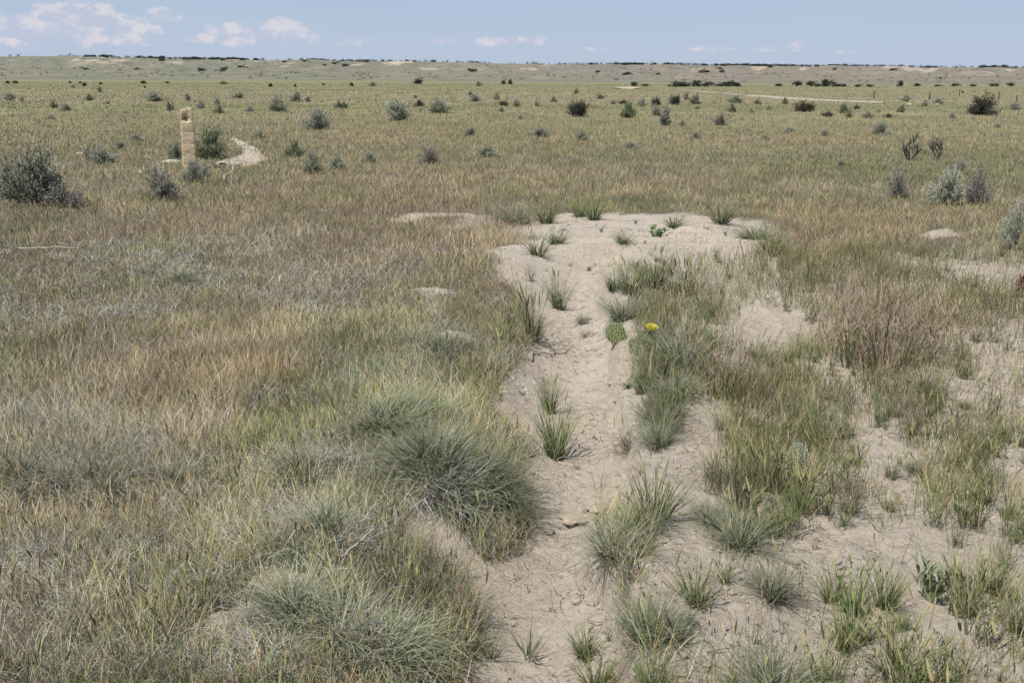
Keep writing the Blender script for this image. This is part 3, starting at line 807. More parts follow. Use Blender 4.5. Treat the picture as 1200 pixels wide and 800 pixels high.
# unlabelled repeats over the sand to the right
GLAB = {'bunch': 'small grey green bunchgrass tuft, one of many on the sand right of the rut',
        'wheat': 'small upright green grass tuft, one of many on the sand right of the rut',
        'foxtail': 'foxtail tuft with yellowish heads, one of many on the sand right of the rut',
        'panicle': 'small fine purplish grass tuft, one of many on the sand right of the rut',
        'stalk': 'slender plant of thin dark stems, one of many on the sand right of the rut',
        'sprig': 'sparse sprig of green blades, one of many on the sand right of the rut',
        'forb': 'small grey leaved herb, one of many on the sand right of the rut'}
def random_tufts(n):
    cnt = 0; tries = 0
    while cnt < n and tries < 20000:
        tries += 1
        px = rng.uniform(740, 1290); py = 300 + 560 * rng.uniform(0, 1) ** 1.15
        b = float(sample(bare, np.array([px]), np.array([py]))[0]); rt = float(sample(right, np.array([px]), np.array([py]))[0])
        if abs(px - 1092) < 46 and 690 < py < 790: continue
        if rt < .5 or rng.uniform() > (1.02 - b) * 1.1 - .02: continue
        w = sample(zone, np.array([px]), np.array([py]))[0]
        ks = ['bunch', 'wheat', 'foxtail', 'panicle', 'sprig', 'forb', 'stalk']
        pr = np.array([w[1] * .55, w[0] * .6, w[6] * .8 + w[3] * .4, w[4] * 1.0, .07, .05, .60]); pr /= pr.sum()
        k = ks[int(rng.choice(7, p=pr))]
        p = at(px, py)
        h = {'bunch': .075, 'wheat': .12, 'foxtail': .135, 'panicle': .18, 'sprig': .10, 'forb': .08, 'stalk': .20}[k] * rng.uniform(.7, 1.25)
        place_tuft(k, p[0], p[1], h, rng.uniform(.8, 1.25), GLAB[k], GLAB[k].split(', one')[0] + 's on the sand'); cnt += 1
    print('tufts', cnt)
random_tufts(250)
for i, (px, py) in enumerate([(640, 318), (668, 300), (705, 272), (745, 300), (790, 290), (812, 300), (850, 276), (828, 268), (660, 270), (690, 318), (622, 330), (770, 306), (715, 318), (745, 262), (872, 300), (840, 305)]):
    p = at(px, py); k = ['sprig', 'wheat', 'forb', 'stalk', 'dead'][int(rng.integers(0, 5))]
    place_tuft(k, p[0], p[1], {'stalk': .16, 'wheat': .10}.get(k, .075) * rng.uniform(.7, 1.2), 1.2, 'low weed on the open sand at the far end of the rut', 'low weeds on the open sand', 'weed')

# the large drooping bunchgrasses
def big_bunch(px, py, wpx, hpx, n, label, seed, lean_to=(0, 0), dead=.25, green=1.0):
    global rng
    keep = rng; rng = np.random.default_rng(seed)
    p = at(px, py); s = 1 / ppm(p); W = wpx * s * .5; H = hpx * s
    o = empty('bunchgrass_clump', tuple(p)); tag(o, label, 'grass clump'); K = max(6, int(n / 220))
    def lot(m, L, wd, lean, curl, cols, nm, azc=.55, rad=.80):
        ka = rng.uniform(0, 6.28, K); kq = np.sqrt(rng.uniform(0, 1, K)); kh = rng.uniform(.5, 1.2, K); kd = rng.normal(0, .5, K); kt = rng.uniform(.75, 1.2, K)
        i = rng.integers(0, K, m); la = rng.uniform(0, 6.28, m); lq = np.sqrt(rng.uniform(0, 1, m)) * .20
        X = kq[i] * np.cos(ka[i]) * rad + lq * np.cos(la); Y = kq[i] * np.sin(ka[i]) * rad + lq * np.sin(la)
        q = np.hypot(X, Y).clip(0, 1); a = np.arctan2(Y + 2.2 * lq * np.sin(la), X + 2.2 * lq * np.cos(la)) + kd[i]
        P = np.stack([X * W, Y * W * .8, np.zeros(m)], -1)
        P[:, 2] = height(P[:, 0] + p[0], P[:, 1] + p[1]) - p[2]
        cc = np.asarray(cols)[rng.integers(0, len(cols), m)] * np.exp(rng.normal(0, .26, m) + np.log(kt[i]))[:, None]
        L = L * kh[i]
        le = np.abs(rng.normal(.2, .28, m)) + q ** 1.5 * lean; az = a + rng.normal(0, .8, m)
        P[:, 2] += (1 - q ** 2) * H * .18
        az = np.arctan2(np.sin(az) + lean_to[1], np.cos(az) + lean_to[0])
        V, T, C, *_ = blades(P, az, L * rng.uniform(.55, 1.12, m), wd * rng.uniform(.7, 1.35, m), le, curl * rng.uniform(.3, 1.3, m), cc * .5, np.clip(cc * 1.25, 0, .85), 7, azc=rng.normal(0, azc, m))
        g = Geo(); g.add(V, T, C); link(nm, g.mesh(nm, M_tuft), o)
    L = H * .95
    G, GG, ST, OR, PU, DE, YE = PAL
    lot(int(n * (1 - dead)), L, .0030, .75, 1.3, [GG * 1.05 * green, GG * 1.2, G * 1.25 * green, GG * .85, GG * 1.1], 'blades')
    lot(int(n * dead), L * .85, .0028, .9, 1.9, [DE * 1.2, DE, DE * .75, DE * .5, ST * .8], 'dead_blades', 1.4, .9)
    rng = keep
big_bunch(528, 572, 165, 84, 4800, 'largest drooping grey green bunchgrass, overhanging the rut from its left bank', 1, (.45, -.25), .38)
big_bunch(455, 505, 140, 62, 2200, 'grey green bunchgrass behind the largest one on the left bank', 2, (.3, -.1), .25)
big_bunch(520, 418, 105, 42, 1100, 'greyish bunchgrass around a small bare scrape on the left bank', 3, (.4, .1), .45)
big_bunch(432, 762, 140, 84, 3600, 'big green bunchgrass with white curled blades at the bottom left of the rut', 4, (.2, -.1), .48, 1.05)
big_bunch(350, 740, 130, 80, 1500, 'bunchgrass of mixed grey and green left of the big one at the bottom', 5, (0, -.2), .45)
big_bunch(385, 640, 150, 75, 1900, 'grey bunchgrass with curled tips between the two largest bunchgrasses', 6, (.2, -.2), .5)
big_bunch(110, 580, 130, 85, 1100, 'shaggy whitish grass clump with dark base near the left edge of the foreground', 7, (-.1, -.5), .75)
big_bunch(35, 575, 110, 75, 900, 'shaggy grass clump beside the left border of the foreground', 8, (0, -.5), .7)
big_bunch(350, 565, 130, 70, 1000, 'shaggy pale grass clump left of the largest bunchgrass', 9, (.1, -.4), .7)
big_bunch(80, 660, 110, 55, 600, 'low mat of curled grey grass at the left of the foreground', 10, (0, -.3), .7)
big_bunch(205, 575, 100, 62, 700, 'shaggy pale clump right of the whitish one with the dark base', 12, (.1, -.5), .75)
big_bunch(45, 735, 120, 60, 700, 'curled whitish grass clump near the bottom left corner', 13, (.2, -.4), .8)
big_bunch(165, 700, 120, 50, 600, 'low curled whitish clump right of and above the bottom left corner', 14, (.1, -.4), .8)
big_bunch(235, 650, 110, 52, 600, 'low curled whitish clump left of the bare scrape at lower left', 15, (0, -.4), .8)
big_bunch(130, 790, 130, 55, 700, 'whitish grass clump cut by the bottom edge at lower left', 16, (.2, -.3), .7)
big_bunch(300, 640, 110, 55, 600, 'curled grey white clump above the bare scrape at lower left', 17, (.1, -.4), .75)
big_bunch(330, 790, 130, 60, 800, 'whitish grass clump cut by the bottom edge below the bare scrape', 18, (0, -.4), .75)
big_bunch(205, 335, 56, 24, 500, 'patch of vivid dark green grass in the left middle ground', 11, (0, 0), .05, .8)

# ------------------------------------------------------------------ shrubs
SAGE = np.array([.375, .385, .295]); DKSAGE = np.array([.290, .300, .225]); DARK = np.array([.070, .076, .052]); BROWN = np.array([.125, .095, .075]); GREEN = np.array([.250, .280, .165]); GREY = np.array([.260, .245, .215])
def shrub_mesh(seed, base, n=5400, flat=.8, wood=.5, gappy=.25, leafsize=1.0):
    """a rounded shrub one unit wide: many stems from the ground, leaf sprays at their ends"""
    global rng
    keep = rng; rng = np.random.default_rng(seed)
    g = Geo(); w = Geo(); ns = 34
    ends = []
    for k in range(ns):
        a = rng.uniform(0, 6.28); el = rng.uniform(.25, 1.5); rr = rng.uniform(.62, 1.05) * (.5 if rng.uniform() > .15 else .58) * (.78 + .36 * math.sin(a * 1.5 + seed) ** 2)
        e = np.array([math.cos(a) * math.cos(el) * rr, math.sin(a) * math.cos(el) * rr, math.sin(el) * rr * 2 * flat * rng.uniform(.72, 1.0)])
        t = np.linspace(0, 1, 6)[:, None]
        mid = e * np.array([.35, .35, .6]) + rng.normal(0, .04, 3)
        pts = (1 - t) ** 2 * np.array([rng.normal(0, .03), rng.normal(0, .03), -.02]) + 2 * t * (1 - t) * mid + t ** 2 * e
        tube(w, pts, np.linspace(.014, .005, 6), np.array([.30, .26, .22]) * rng.uniform(.5, 1.2), 4)
        ends.append(pts)
    E = np.array(ends); m = n; i = rng.integers(0, ns, m); f = rng.beta(2.0, 1.1, m) * 5
    if gappy: i = np.where(rng.uniform(0, 1, m) < gappy, rng.integers(0, ns // 2, m), i)
    lo = np.minimum(f.astype(int), 4); fr = (f - lo)[:, None]
    P = E[i, lo] * (1 - fr) + E[i, lo + 1] * fr + rng.normal(0, .040, (m, 3)); P[:, 2] = np.abs(P[:, 2])
    out = P / (np.linalg.norm(P, axis=1)[:, None] + 1e-6)
    U = out * .7 + unit(m) * .8 + [0, 0, .4]; U /= np.linalg.norm(U, axis=1)[:, None]
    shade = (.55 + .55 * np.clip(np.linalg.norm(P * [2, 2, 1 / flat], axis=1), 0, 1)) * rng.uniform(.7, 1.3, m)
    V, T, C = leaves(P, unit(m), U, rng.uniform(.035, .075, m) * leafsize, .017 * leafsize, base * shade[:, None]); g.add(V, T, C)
    rng = keep
    return g.mesh('foliage', M_leaf), w.mesh('stem', M_wood)
SH = {}
for i, (k, base, kw) in enumerate([('sage', SAGE, {}), ('dksage', DKSAGE, {}), ('dark', DARK, dict(n=5600, flat=.62)), ('brown', BROWN, dict(gappy=.4)),
                                   ('green', GREEN, dict(n=3800, leafsize=1.3)), ('grey', GREY, dict(n=2400, gappy=.5))]):
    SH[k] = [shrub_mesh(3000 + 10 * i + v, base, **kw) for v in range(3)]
SHNAME = {'sage': 'sagebrush', 'dksage': 'sagebrush', 'dark': 'dark_shrub', 'brown': 'brown_shrub', 'green': 'rabbitbrush', 'grey': 'dead_shrub'}
SPROTO = {}
def place_shrub(kind, px, py, wpx, hpx, label, group=None):
    p = at(px, py); s = 1 / ppm(p); v = int(rng.integers(0, 3)); key = (kind, v)
    flat = .62 if kind == 'dark' else .8
    if key not in SPROTO:
        o = empty(SHNAME[kind], (0, 0, 0)); f, w = SH[kind][v]; link('foliage', f, o); link('stem', w, o); SPROTO[key] = o
    else:
        o = copy_tree(SPROTO[key])
        for q in ('group', 'label', 'category'):
            if q in o: del o[q]
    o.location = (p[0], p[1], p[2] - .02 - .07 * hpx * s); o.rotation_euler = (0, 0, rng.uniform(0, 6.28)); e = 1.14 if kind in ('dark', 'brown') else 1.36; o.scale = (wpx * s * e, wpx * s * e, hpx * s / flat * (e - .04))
    tag(o, label, 'shrub', group); return o

SHRUBS = [
 ('dksage', 43, 240, 70, 62, 'largest sagebrush, dark and dense, near the left border'),
 ('grey', 78, 243, 44, 30, 'leafless grey shrub against the right side of the largest sagebrush'),
 ('grey', 14, 232, 34, 40, 'thin grey shrub against the left side of the largest sagebrush'),
 ('sage', 186, 234, 42, 34, 'blue grey sagebrush below and left of the stone post'),
 ('sage', 226, 214, 24, 26, 'small sagebrush standing in front of the stone post'),
 ('sage', 240, 208, 16, 16, 'small pale sagebrush at the right foot of the stone post'),
 ('green', 247, 186, 40, 34, 'bushy green rabbitbrush right behind the stone post'),
 ('dksage', 206, 186, 22, 16, 'low dark shrub just left of the stone post'),
 ('sage', 118, 190, 34, 18, 'low sagebrush between the largest one and the stone post'),
 ('green', 345, 184, 24, 17, 'green shrub right of the curved sandy footpath'),
 ('dksage', 367, 204, 22, 22, 'dark green sagebrush right of and below the curved sandy footpath'),
 ('sage', 395, 198, 20, 17, 'sagebrush beside the dark green one right of the footpath'),
 ('sage', 372, 152, 36, 24, 'broad sagebrush in the middle distance above the footpath'),
 ('sage', 325, 131, 24, 18, 'rounded sagebrush up and left of the broad one beyond the footpath'),
 ('dksage', 347, 119, 15, 10, 'smaller sagebrush behind and between the two beyond the footpath'),
 ('sage', 468, 141, 32, 22, 'rounded sagebrush left of centre in the middle distance'),
 ('sage', 514, 133, 28, 16, 'dark and pale sagebrush just right of the rounded one left of centre'),
 ('brown', 491, 125, 15, 9, 'small brownish shrub between the two sagebrushes left of centre'),
 ('grey', 505, 192, 30, 20, 'grey twiggy shrub low in the grass left of centre'),
 ('dark', 677, 137, 26, 21, 'dark rounded shrub standing alone just right of centre'),
 ('green', 736, 138, 22, 15, 'green shrub left of the pair right of centre'),
 ('sage', 768, 136, 16, 12, 'sagebrush in the middle of the row right of centre'),
 ('dksage', 780, 147, 16, 20, 'taller grey sagebrush in front at the right end of the row right of centre'),
 ('dark', 769, 124, 14, 11, 'small dark shrub behind the row right of centre'),
 ('dark', 791, 123, 14, 13, 'small dark shrub right of its twin behind the row right of centre'),
 ('brown', 943, 131, 32, 14, 'wide dark brown shrub below the pale dirt road'),
 ('dark', 1150, 135, 40, 26, 'largest dark round shrub, standing out at the far right of the plain'),
 ('sage', 1033, 158, 22, 15, 'sagebrush left of and below the largest dark shrub'),
 ('grey', 1050, 232, 28, 34, 'grey wispy sagebrush below the branching cholla'),
 ('sage', 1108, 240, 40, 42, 'tall pale sagebrush in the right middle ground'),
 ('grey', 1142, 240, 36, 36, 'pinkish grey shrub right of the tall pale sagebrush'),
 ('sage', 1188, 292, 30, 50, 'loose grey sagebrush at the right border'),
 ('dksage', 844, 147, 18, 11, 'sagebrush below the left end of the dirt road'),
 ('sage', 815, 163, 16, 9, 'low sagebrush lower left of the one below the dirt road'),
 ('sage', 632, 160, 30, 11, 'flat grey sagebrush below the lone dark shrub'),
 ('sage', 682, 165, 16, 12, 'blue grey sagebrush directly below the lone dark shrub'),
 ('sage', 552, 160, 18, 11, 'low blue grey sagebrush near the centre of the plain'),
 ('sage', 570, 184, 26, 14, 'pale low sagebrush below the centre of the plain'),
 ('green', 1056, 132, 11, 9, 'small yellow green shrub below the right end of the dirt road'),
 ('dark', 490, 98.5, 14, 7, 'dark flat topped juniper at the foot of the hills left of centre'),
]
for k, px, py, w, h, lab in SHRUBS: place_shrub(k, px, py, w, h, lab)
SMALL = [(11,118,16,9,'sage'),(26,119,8,6,'sage'),(99,101,7,5,'dark'),(117,108,6,6,'dksage'),(105,118,9,8,'dksage'),(63,127,9,8,'green'),(77,130,15,9,'sage'),(168,98,8,4,'dark'),(180,119,24,11,'sage'),(198,130,8,10,'dksage'),
 (86,103,5,3,'dksage'),(127,122,6,4,'sage'),(9,98,6,4,'dark'),(18,98,8,4,'dark'),(82,97.5,4,3,'dark'),(94,98,5,3,'dark'),(118,99,5,3,'dark'),(170,103,4,3,'dark'),(196,98,5,3,'dark'),
 (220,118,8,9,'sage'),(236,127,12,10,'sage'),(255,123,9,9,'sage'),(280,115,15,6,'dksage'),(293,131,9,7,'sage'),(361,119,7,6,'dksage'),(397,127,9,9,'dksage'),(257,133,14,8,'green'),(202,129,6,8,'dksage'),(317,102,6,5,'dark'),(346,102,5,4,'dark'),(379,100,4,3,'dark'),(262,99,12,3,'dksage'),(305,162,13,10,'sage'),
 (403,127,9,8,'dksage'),(412,101,6,5,'dark'),(436,101,10,4,'dksage'),(551,112,7,5,'dksage'),(555,119,15,8,'sage'),(582,117,9,10,'sage'),(590,124,15,7,'brown'),(587,131,9,6,'sage'),(561,101,9,5,'dksage'),(590,99,7,5,'dark'),(598,99,6,7,'dark'),(487,115,6,4,'dksage'),
 (753,124,11,9,'sage'),(731,122,15,7,'brown'),(718,122,9,5,'sage'),(703,116,11,6,'dksage'),(675,110,7,5,'green'),(649,120,9,6,'dksage'),(629,125,8,6,'dksage'),(605,125,12,9,'sage'),(743,101,9,6,'dark'),(756,101,10,3,'dark'),
 (804,117,9,9,'dksage'),(815,122,15,10,'dksage'),(817,128,9,5,'sage'),(862,121,17,9,'dksage'),(888,122,9,6,'dksage'),(858,132,12,9,'green'),(989,133,13,11,'green'),(995,138,9,9,'dksage'),(970,137,17,9,'brown'),(920,122,8,6,'green'),(901,129,9,6,'sage'),(880,132,8,5,'sage'),(924,156,14,8,'sage'),(966,160,12,8,'sage'),
 (1004,128,9,7,'brown'),(1017,139,12,9,'dksage'),(1041,138,12,7,'brown'),(1083,125,9,7,'dksage'),(1190,129,15,9,'sage'),(1116,139,9,6,'dksage'),(1062,119,14,8,'sage'),(1100,122,12,7,'sage'),(1128,109,4,3,'dark'),(1075,101,11,4,'dark'),(1030,132,8,5,'sage'),
 (434,190,16,12,'sage'),(160,165,16,8,'sage'),(140,175,14,10,'sage'),(895,165,14,7,'sage'),(60,140,10,6,'sage'),(740,175,18,9,'sage'),(610,140,9,6,'sage'),(800,148,10,8,'sage'),(1170,150,12,6,'sage'),(1125,200,20,14,'sage'),(985,195,14,9,'sage')]
SN = {'sage': 'small grey green sagebrush dotted over the plain in the middle distance', 'dksage': 'small dull dark sagebrush dotted over the plain in the middle distance', 'dark': 'tiny dark bush far out on the plain at the foot of the hills',
      'green': 'small green bush dotted over the plain in the middle distance', 'brown': 'small brownish bush dotted over the plain in the middle distance'}
for px, py, w, h, k in SMALL: place_shrub(k, px, py, w, h, SN[k], SN[k].split(' dotted')[0].replace('bush', 'bushes').replace('sagebrushes', 'sagebrushes') + ' of the plain')

# ------------------------------------------------------------------ junipers on the rim and at the foot of the hills
def juniper_mesh(seed):
    global rng
    keep = rng; rng = np.random.default_rng(seed); g = Geo(); w = Geo()
    tube(w, [(0, 0, -.1), (.02, 0, .2), (0, .03, .55)], [.07, .05, .02], (.14, .11, .09), 5)
    m = 420; cen = rng.normal(0, 1, (16, 3)) * [.26, .26, .2] + [0, 0, .46]
    P = cen[rng.integers(0, 14, m)] + rng.normal(0, .10, (m, 3)); P[:, 2] = np.clip(P[:, 2], .06, 1.05)
    c = np.array([.050, .064, .046]) * rng.uniform(.6, 1.5, m)[:, None]
    V, T, C = leaves(P, unit(m), unit(m), rng.uniform(.12, .22, m), .11, c); g.add(V, T, C)
    rng = keep
    return g.mesh('crown', M_leaf), w.mesh('trunk', M_wood)
JU = [juniper_mesh(5000 + k) for k in range(4)]
JPROTO = []
def place_juniper(loc, h, wide, label, group=None):
    if len(JPROTO) < 4:
        c, t = JU[len(JPROTO)]; o = empty('juniper_tree', loc); link('crown', c, o); link('trunk', t, o); JPROTO.append(o)
    else:
        o = copy_tree(JPROTO[int(rng.integers(0, 4))])
        for q in ('group', 'label', 'category'):
            if q in o: del o[q]
    o.location = loc; o.rotation_euler = (0, 0, rng.uniform(0, 6.28)); o.scale = (h * wide, h * wide, h)
    tag(o, label, 'tree', group)

def rim_trees(n):
    c = 0; cent = []
    while c < n:
        px = rng.uniform(-60, 1260) if not cent or rng.uniform() < .35 else cent[int(rng.integers(0, len(cent)))] + rng.normal(0, 9)
        if px < -60 or px > 1260: continue
        dens = np.interp(px, [0, 90, 170, 190, 290, 330, 380, 420, 520, 580, 680, 800, 950, 1060, 1130, 1200], [.15, .2, .5, 1, 1, .2, .9, .9, .7, .3, .7, 1, 1, .8, .5, .6])
        if rng.uniform() > dens: continue
        if len(cent) < 42: cent.append(px)
        az = math.atan((px - 600) / FPX)
        u = rng.uniform()
        if u < .80: r = RIM - 10 + rng.normal(0, 22)
        elif u < .92: r = RIM - abs(rng.normal(0, 150)) - 15
        else: r = rng.uniform(800, RIM)
        x, y = r * math.sin(az), r * math.cos(az)
        z = float(hill_z(np.array(x), np.array(y)))
        place_juniper((x, y, z - 1.1), rng.uniform(2.6, 5.2), rng.uniform(1.0, 2.0), 'tiny dark juniper among many on the rim and slope of the far hills', 'junipers on the far hills')
        c += 1
rim_trees(270)
def woodland():
    g = Geo(); V = []; n = 0
    while n < 900:
        px = rng.uniform(-80, 1280)
        d = np.interp(px, [0, 90, 170, 190, 290, 330, 380, 420, 520, 580, 680, 800, 950, 1060, 1130, 1200], [.05, .15, .5, .9, .9, .1, .8, .8, .5, .2, .7, 1, 1, .8, .5, .6])
        slope = rng.uniform() < .40
        if not slope and rng.uniform() > d: continue
        az = math.atan((px - 600) / FPX); r = rng.uniform(560, 1420) if slope else RIM - 8 + rng.normal(0, 16)
        x, y = r * math.sin(az), r * math.cos(az); z = float(hill_z(np.array(x), np.array(y)))
        h = rng.uniform(.8, 1.9) * (.6 + r / 2500) if slope else rng.uniform(2.0, 3.8); w = h * rng.uniform(.7, 1.5); m = 26
        P = rng.normal(0, 1, (m, 3)) * [w * .42, w * .42, h * .25] + [x, y, z + h * .35]
        c = (np.array([.115, .125, .092]) if slope else np.array([.062, .076, .056])) * rng.uniform(.6, 1.4, (m, 1))
        A, T, C = leaves(P, unit(m), unit(m), h * .45, h * .28, c); g.add(A, T, C); n += 1
    tag(link('hill_scrub', g.mesh('hill_scrub', M_leaf)), 'thin dark line of scrub along the hill skyline and specks of brush on the slopes', 'scrub', kind='stuff')
woodland()
for px, h, w in [(800, 6, 1.5), (808, 5, 1.3), (816, 8, .9), (825, 4, 1.4), (831, 6, 1.2), (843, 5, 1.3), (851, 6, 1.2), (857, 7, 1.0), (862, 5, 1.3), (866, 5, 1.2), (789, 6, 1.3), (796, 6, 1.1),
                 (934, 6, 1.4), (950, 6, 1.3), (956, 5, 1.2), (965, 9, .9), (972, 7, 1.2), (980, 5, 1.5), (988, 4, 1.4), (1054, 7, .9), (913, 4, 1.5), (1005, 3, 2), (1020, 3, 2), (1100, 3, 2), (1120, 4, 1.5), (1140, 3, 2), (1165, 4, 1.8), (1185, 4, 1.6)]:
    p = at(px, 101.5); s = 1 / ppm(p)
    place_juniper((p[0], p[1], p[2] - .1), h * s * 1.25, w, 'dark juniper in the broken row along the foot of the hills at right', 'junipers along the foot of the hills')

# ------------------------------------------------------------------ cholla
def cholla(px, py, hpx, seed, label):
    global rng
    keep = rng; rng = np.random.default_rng(seed)
    p = at(px, py); H = hpx / ppm(p)
    o = empty('cholla_cactus', tuple(p)); tag(o, label, 'cactus')
    w = Geo(); col = np.array([.13, .135, .10]); sp = Geo()
    def limb(p0, d, L, r, dep):
        n = 6; pts = [p0]; dd = d
        for k in range(n):
            dd = dd + rng.normal(0, .12, 3) + [0, 0, .10]; dd = dd / np.linalg.norm(dd); pts.append(pts[-1] + dd * L / n)
        pts = np.array(pts); tube(w, pts, r * (1 + .18 * np.sin(np.arange(n + 1) * 2.4)) * np.linspace(1.05, .8, n + 1), col * rng.uniform(.8, 1.3), 7)
        m = 60; f = rng.uniform(0, n - .01, m); i = f.astype(int); fr = (f - i)[:, None]; q = pts[i] * (1 - fr) + pts[i + 1] * fr; u = unit(m)
        V, T, C = leaves(q + u * r * .6, unit(m), u, H * .035, H * .009, np.array([.34, .33, .26])); sp.add(V, T, C)
        if dep:
            for _ in range(rng.integers(2, 4)):
                k = rng.integers(2, n + 1); a = rng.uniform(0, 6.28)
                limb(pts[k], np.array([math.cos(a) * .9, math.sin(a) * .5, rng.uniform(.5, 1.1)]) / 1.3, L * rng.uniform(.55, .9), r * .8, dep - 1)
    for a in np.linspace(0, 6.28, 4)[:3]:
        limb(np.array([0, 0, -.02]), np.array([math.cos(a + seed) * 1.0, math.sin(a + seed) * .6, .9]) / 1.2, H * .52, H * .029, 2)
    link('branch', w.mesh('branch', M_cactus, True), o); link('spines', sp.mesh('spines', M_cactus), o)
    rng = keep
cholla(1066, 188, 36, 21, 'dark branching cholla cactus with an upcurved arm in the right middle ground')
cholla(1098, 186, 28, 34, 'smaller dark cholla cactus right of the taller branching one')
cholla(104, 188, 22, 55, 'small dark cholla cactus right of the largest sagebrush')

# ------------------------------------------------------------------ stone post
def stone_post():
    import bmesh
    p = at(222.5, 199); s = 1 / ppm(p); H = (199 - 129) * s; W = 15.2 * s
    o = empty('stone_post', (p[0], p[1], p[2] - .03), R(24)); o.rotation_euler = (R(-1), R(.6), R(16))
    bm = bmesh.new(); bmesh.ops.create_cube(bm, size=1.0)
    for v in bm.verts: v.co = Vector((v.co.x * W, v.co.y * W * .85, (v.co.z + .5) * (H + .03)))
    bmesh.ops.bisect_plane
    bmesh.ops.subdivide_edges(bm, edges=[e for e in bm.edges if abs(e.verts[0].co.z - e.verts[1].co.z) > .5], cuts=26, use_grid_fill=True)
    bmesh.ops.subdivide_edges(bm, edges=[e for e in bm.edges if abs(e.verts[0].co.z - e.verts[1].co.z) < 1e-4], cuts=6, use_grid_fill=True)
    for v in bm.verts:
        c = v.co; z = c.z / H
        tx = 1 - .06 * z; c.x *= tx; c.y *= tx
        a = math.atan2(c.y, c.x)
        n = float(fbm(np.array(a * 1.6 + 9), np.array(c.z * 11), 71, 4, .6)) - .5
        n2 = float(fbm(np.array(c.x * 30 + 5), np.array(c.z * 30 + c.y * 30), 73, 2)) - .5
        k = 1 + .16 * n + .06 * n2
        # rough ledges where the drill split the block
        ledge = .045 * (math.sin(c.z * 31 + 2 * math.sin(a)) > .75)
        k -= ledge
        c.x *= k; c.y *= k
        ed = (abs(c.x) / (W * .5)) * (abs(c.y) / (W * .42))
        if ed > .78: c.x *= .95; c.y *= .95
        # hollow near the top of the face towards the viewer
        hd = math.hypot((c.x + W * .08) / (W * .26), (c.z - H * .865) / (H * .055))
        if c.y < -W * .2 and hd < 1.4: c.y += W * .26 * max(0, 1 - hd / 1.4)
        if z > .97: c.z += .02 * n2 + (.012 if c.x > 0 else -.012)
        if z > .82 and c.x < -W * .33: c.x *= .90
    me = bpy.data.meshes.new('shaft'); bm.to_mesh(me); bm.free(); me.materials.append(M_stone)
    link('shaft', me, o)
    # dark brown patch set inside the hollow
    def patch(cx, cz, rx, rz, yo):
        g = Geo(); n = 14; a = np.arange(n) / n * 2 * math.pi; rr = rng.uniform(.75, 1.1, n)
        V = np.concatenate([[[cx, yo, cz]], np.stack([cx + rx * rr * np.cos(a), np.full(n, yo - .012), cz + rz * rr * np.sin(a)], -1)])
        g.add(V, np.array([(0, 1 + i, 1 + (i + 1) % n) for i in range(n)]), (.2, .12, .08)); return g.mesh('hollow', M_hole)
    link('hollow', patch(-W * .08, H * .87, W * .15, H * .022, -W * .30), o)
    tag(o, 'rough buff limestone fence post standing alone in the grass at left', 'post')
stone_post()

# ------------------------------------------------------------------ prickly pears
def pad_mesh(w, h, th, col, seed):
    nu, nv = 26, 18; V = []
    for i in range(nv + 1):
        v = i / nv * math.pi
        for j in range(nu):
            u = j / nu * 2 * math.pi
            z = -math.cos(v); r = math.sin(v)
            wz = r * (1 + .18 * z)
            V.append((wz * math.cos(u) * w / 2, math.copysign(abs(r * math.sin(u)) ** .8, math.sin(u)) * th / 2, (z + 1) / 2 * h))
    V = np.array(V); k = 1 + .06 * (fbm(V[:, 0] * 60 + seed, V[:, 2] * 60, seed, 2) - .5); V[:, 1] *= k
    T = []
    for i in range(nv):
        for j in range(nu):
            a = i * nu + j; b = i * nu + (j + 1) % nu; T += [(a, b, b + nu), (a, b + nu, a + nu)]
    c = np.array(col) * (1 + .25 * (fbm(V[:, 0] * 40, V[:, 2] * 40, seed + 3, 3) - .5))[:, None]
    return mesh_np('pad', V, np.array(T), M_cactus, c, True)
def spine_mesh(w, h, th, step, ln, seed, per=5):
    global rng
    keep = rng; rng = np.random.default_rng(seed); g = Geo(); row = 0; z = step * .6
    P = []; Nn = []
    while z < h - step * .4:
        zz = 2 * z / h - 1; half = math.sqrt(max(0, 1 - zz * zz)) * (1 + .18 * zz) * w / 2
        x = -half * .92 + (step * .5 if row % 2 else 0)
        while x < half * .95:
            e = math.sqrt(max(0, 1 - (x / (half + 1e-6)) ** 2)) ** .8 * math.sqrt(max(0, 1 - zz * zz)) * th / 2
            jx, jz = rng.normal(0, step * .14, 2)
            for sg in (-1, 1): P.append((x + jx, sg * e, z + jz)); Nn.append((x / w * 1.2, sg, zz * .5))
            x += step
        z += step * .8; row += 1
    P = np.array(P); Nn = np.array(Nn); Nn /= np.linalg.norm(Nn, axis=1)[:, None]
    m = len(P); g2 = Geo()
    # pale areole cushions and short spines
    base = np.array([[1, 0, 0], [-1, 0, 0], [0, 1, 0], [0, -1, 0], [0, 0, 1], [0, 0, -1]], float) * .0036 * (step / .016)
    F = np.array([(0, 2, 4), (2, 1, 4), (1, 3, 4), (3, 0, 4), (2, 0, 5), (1, 2, 5), (3, 1, 5), (0, 3, 5)])
    V = (P[:, None] + base[None]).reshape(-1, 3); T = (np.arange(m)[:, None, None] * 6 + F[None]).reshape(-1, 3)
    g.add(V, T, (.7, .66, .5))
    for k in range(per):
        u = Nn * .8 + unit(m) * .7; u /= np.linalg.norm(u, axis=1)[:, None]
        V, T, C = leaves(P, unit(m), u, ln * rng.uniform(.6, 1.2, m), .0016, (.75, .72, .6)); g.add(V, T, C)
    rng = keep
    return g.mesh('spines', M_spine)
def add_pad(root, loc, rot, w, h, th, col, step, ln, seed, per=5):
    pd = link('pad', pad_mesh(w, h, th, col, seed), root); pd.location = loc; pd.rotation_euler = rot
    link('spines', spine_mesh(w, h, th, step, ln, seed, per), pd); return pd
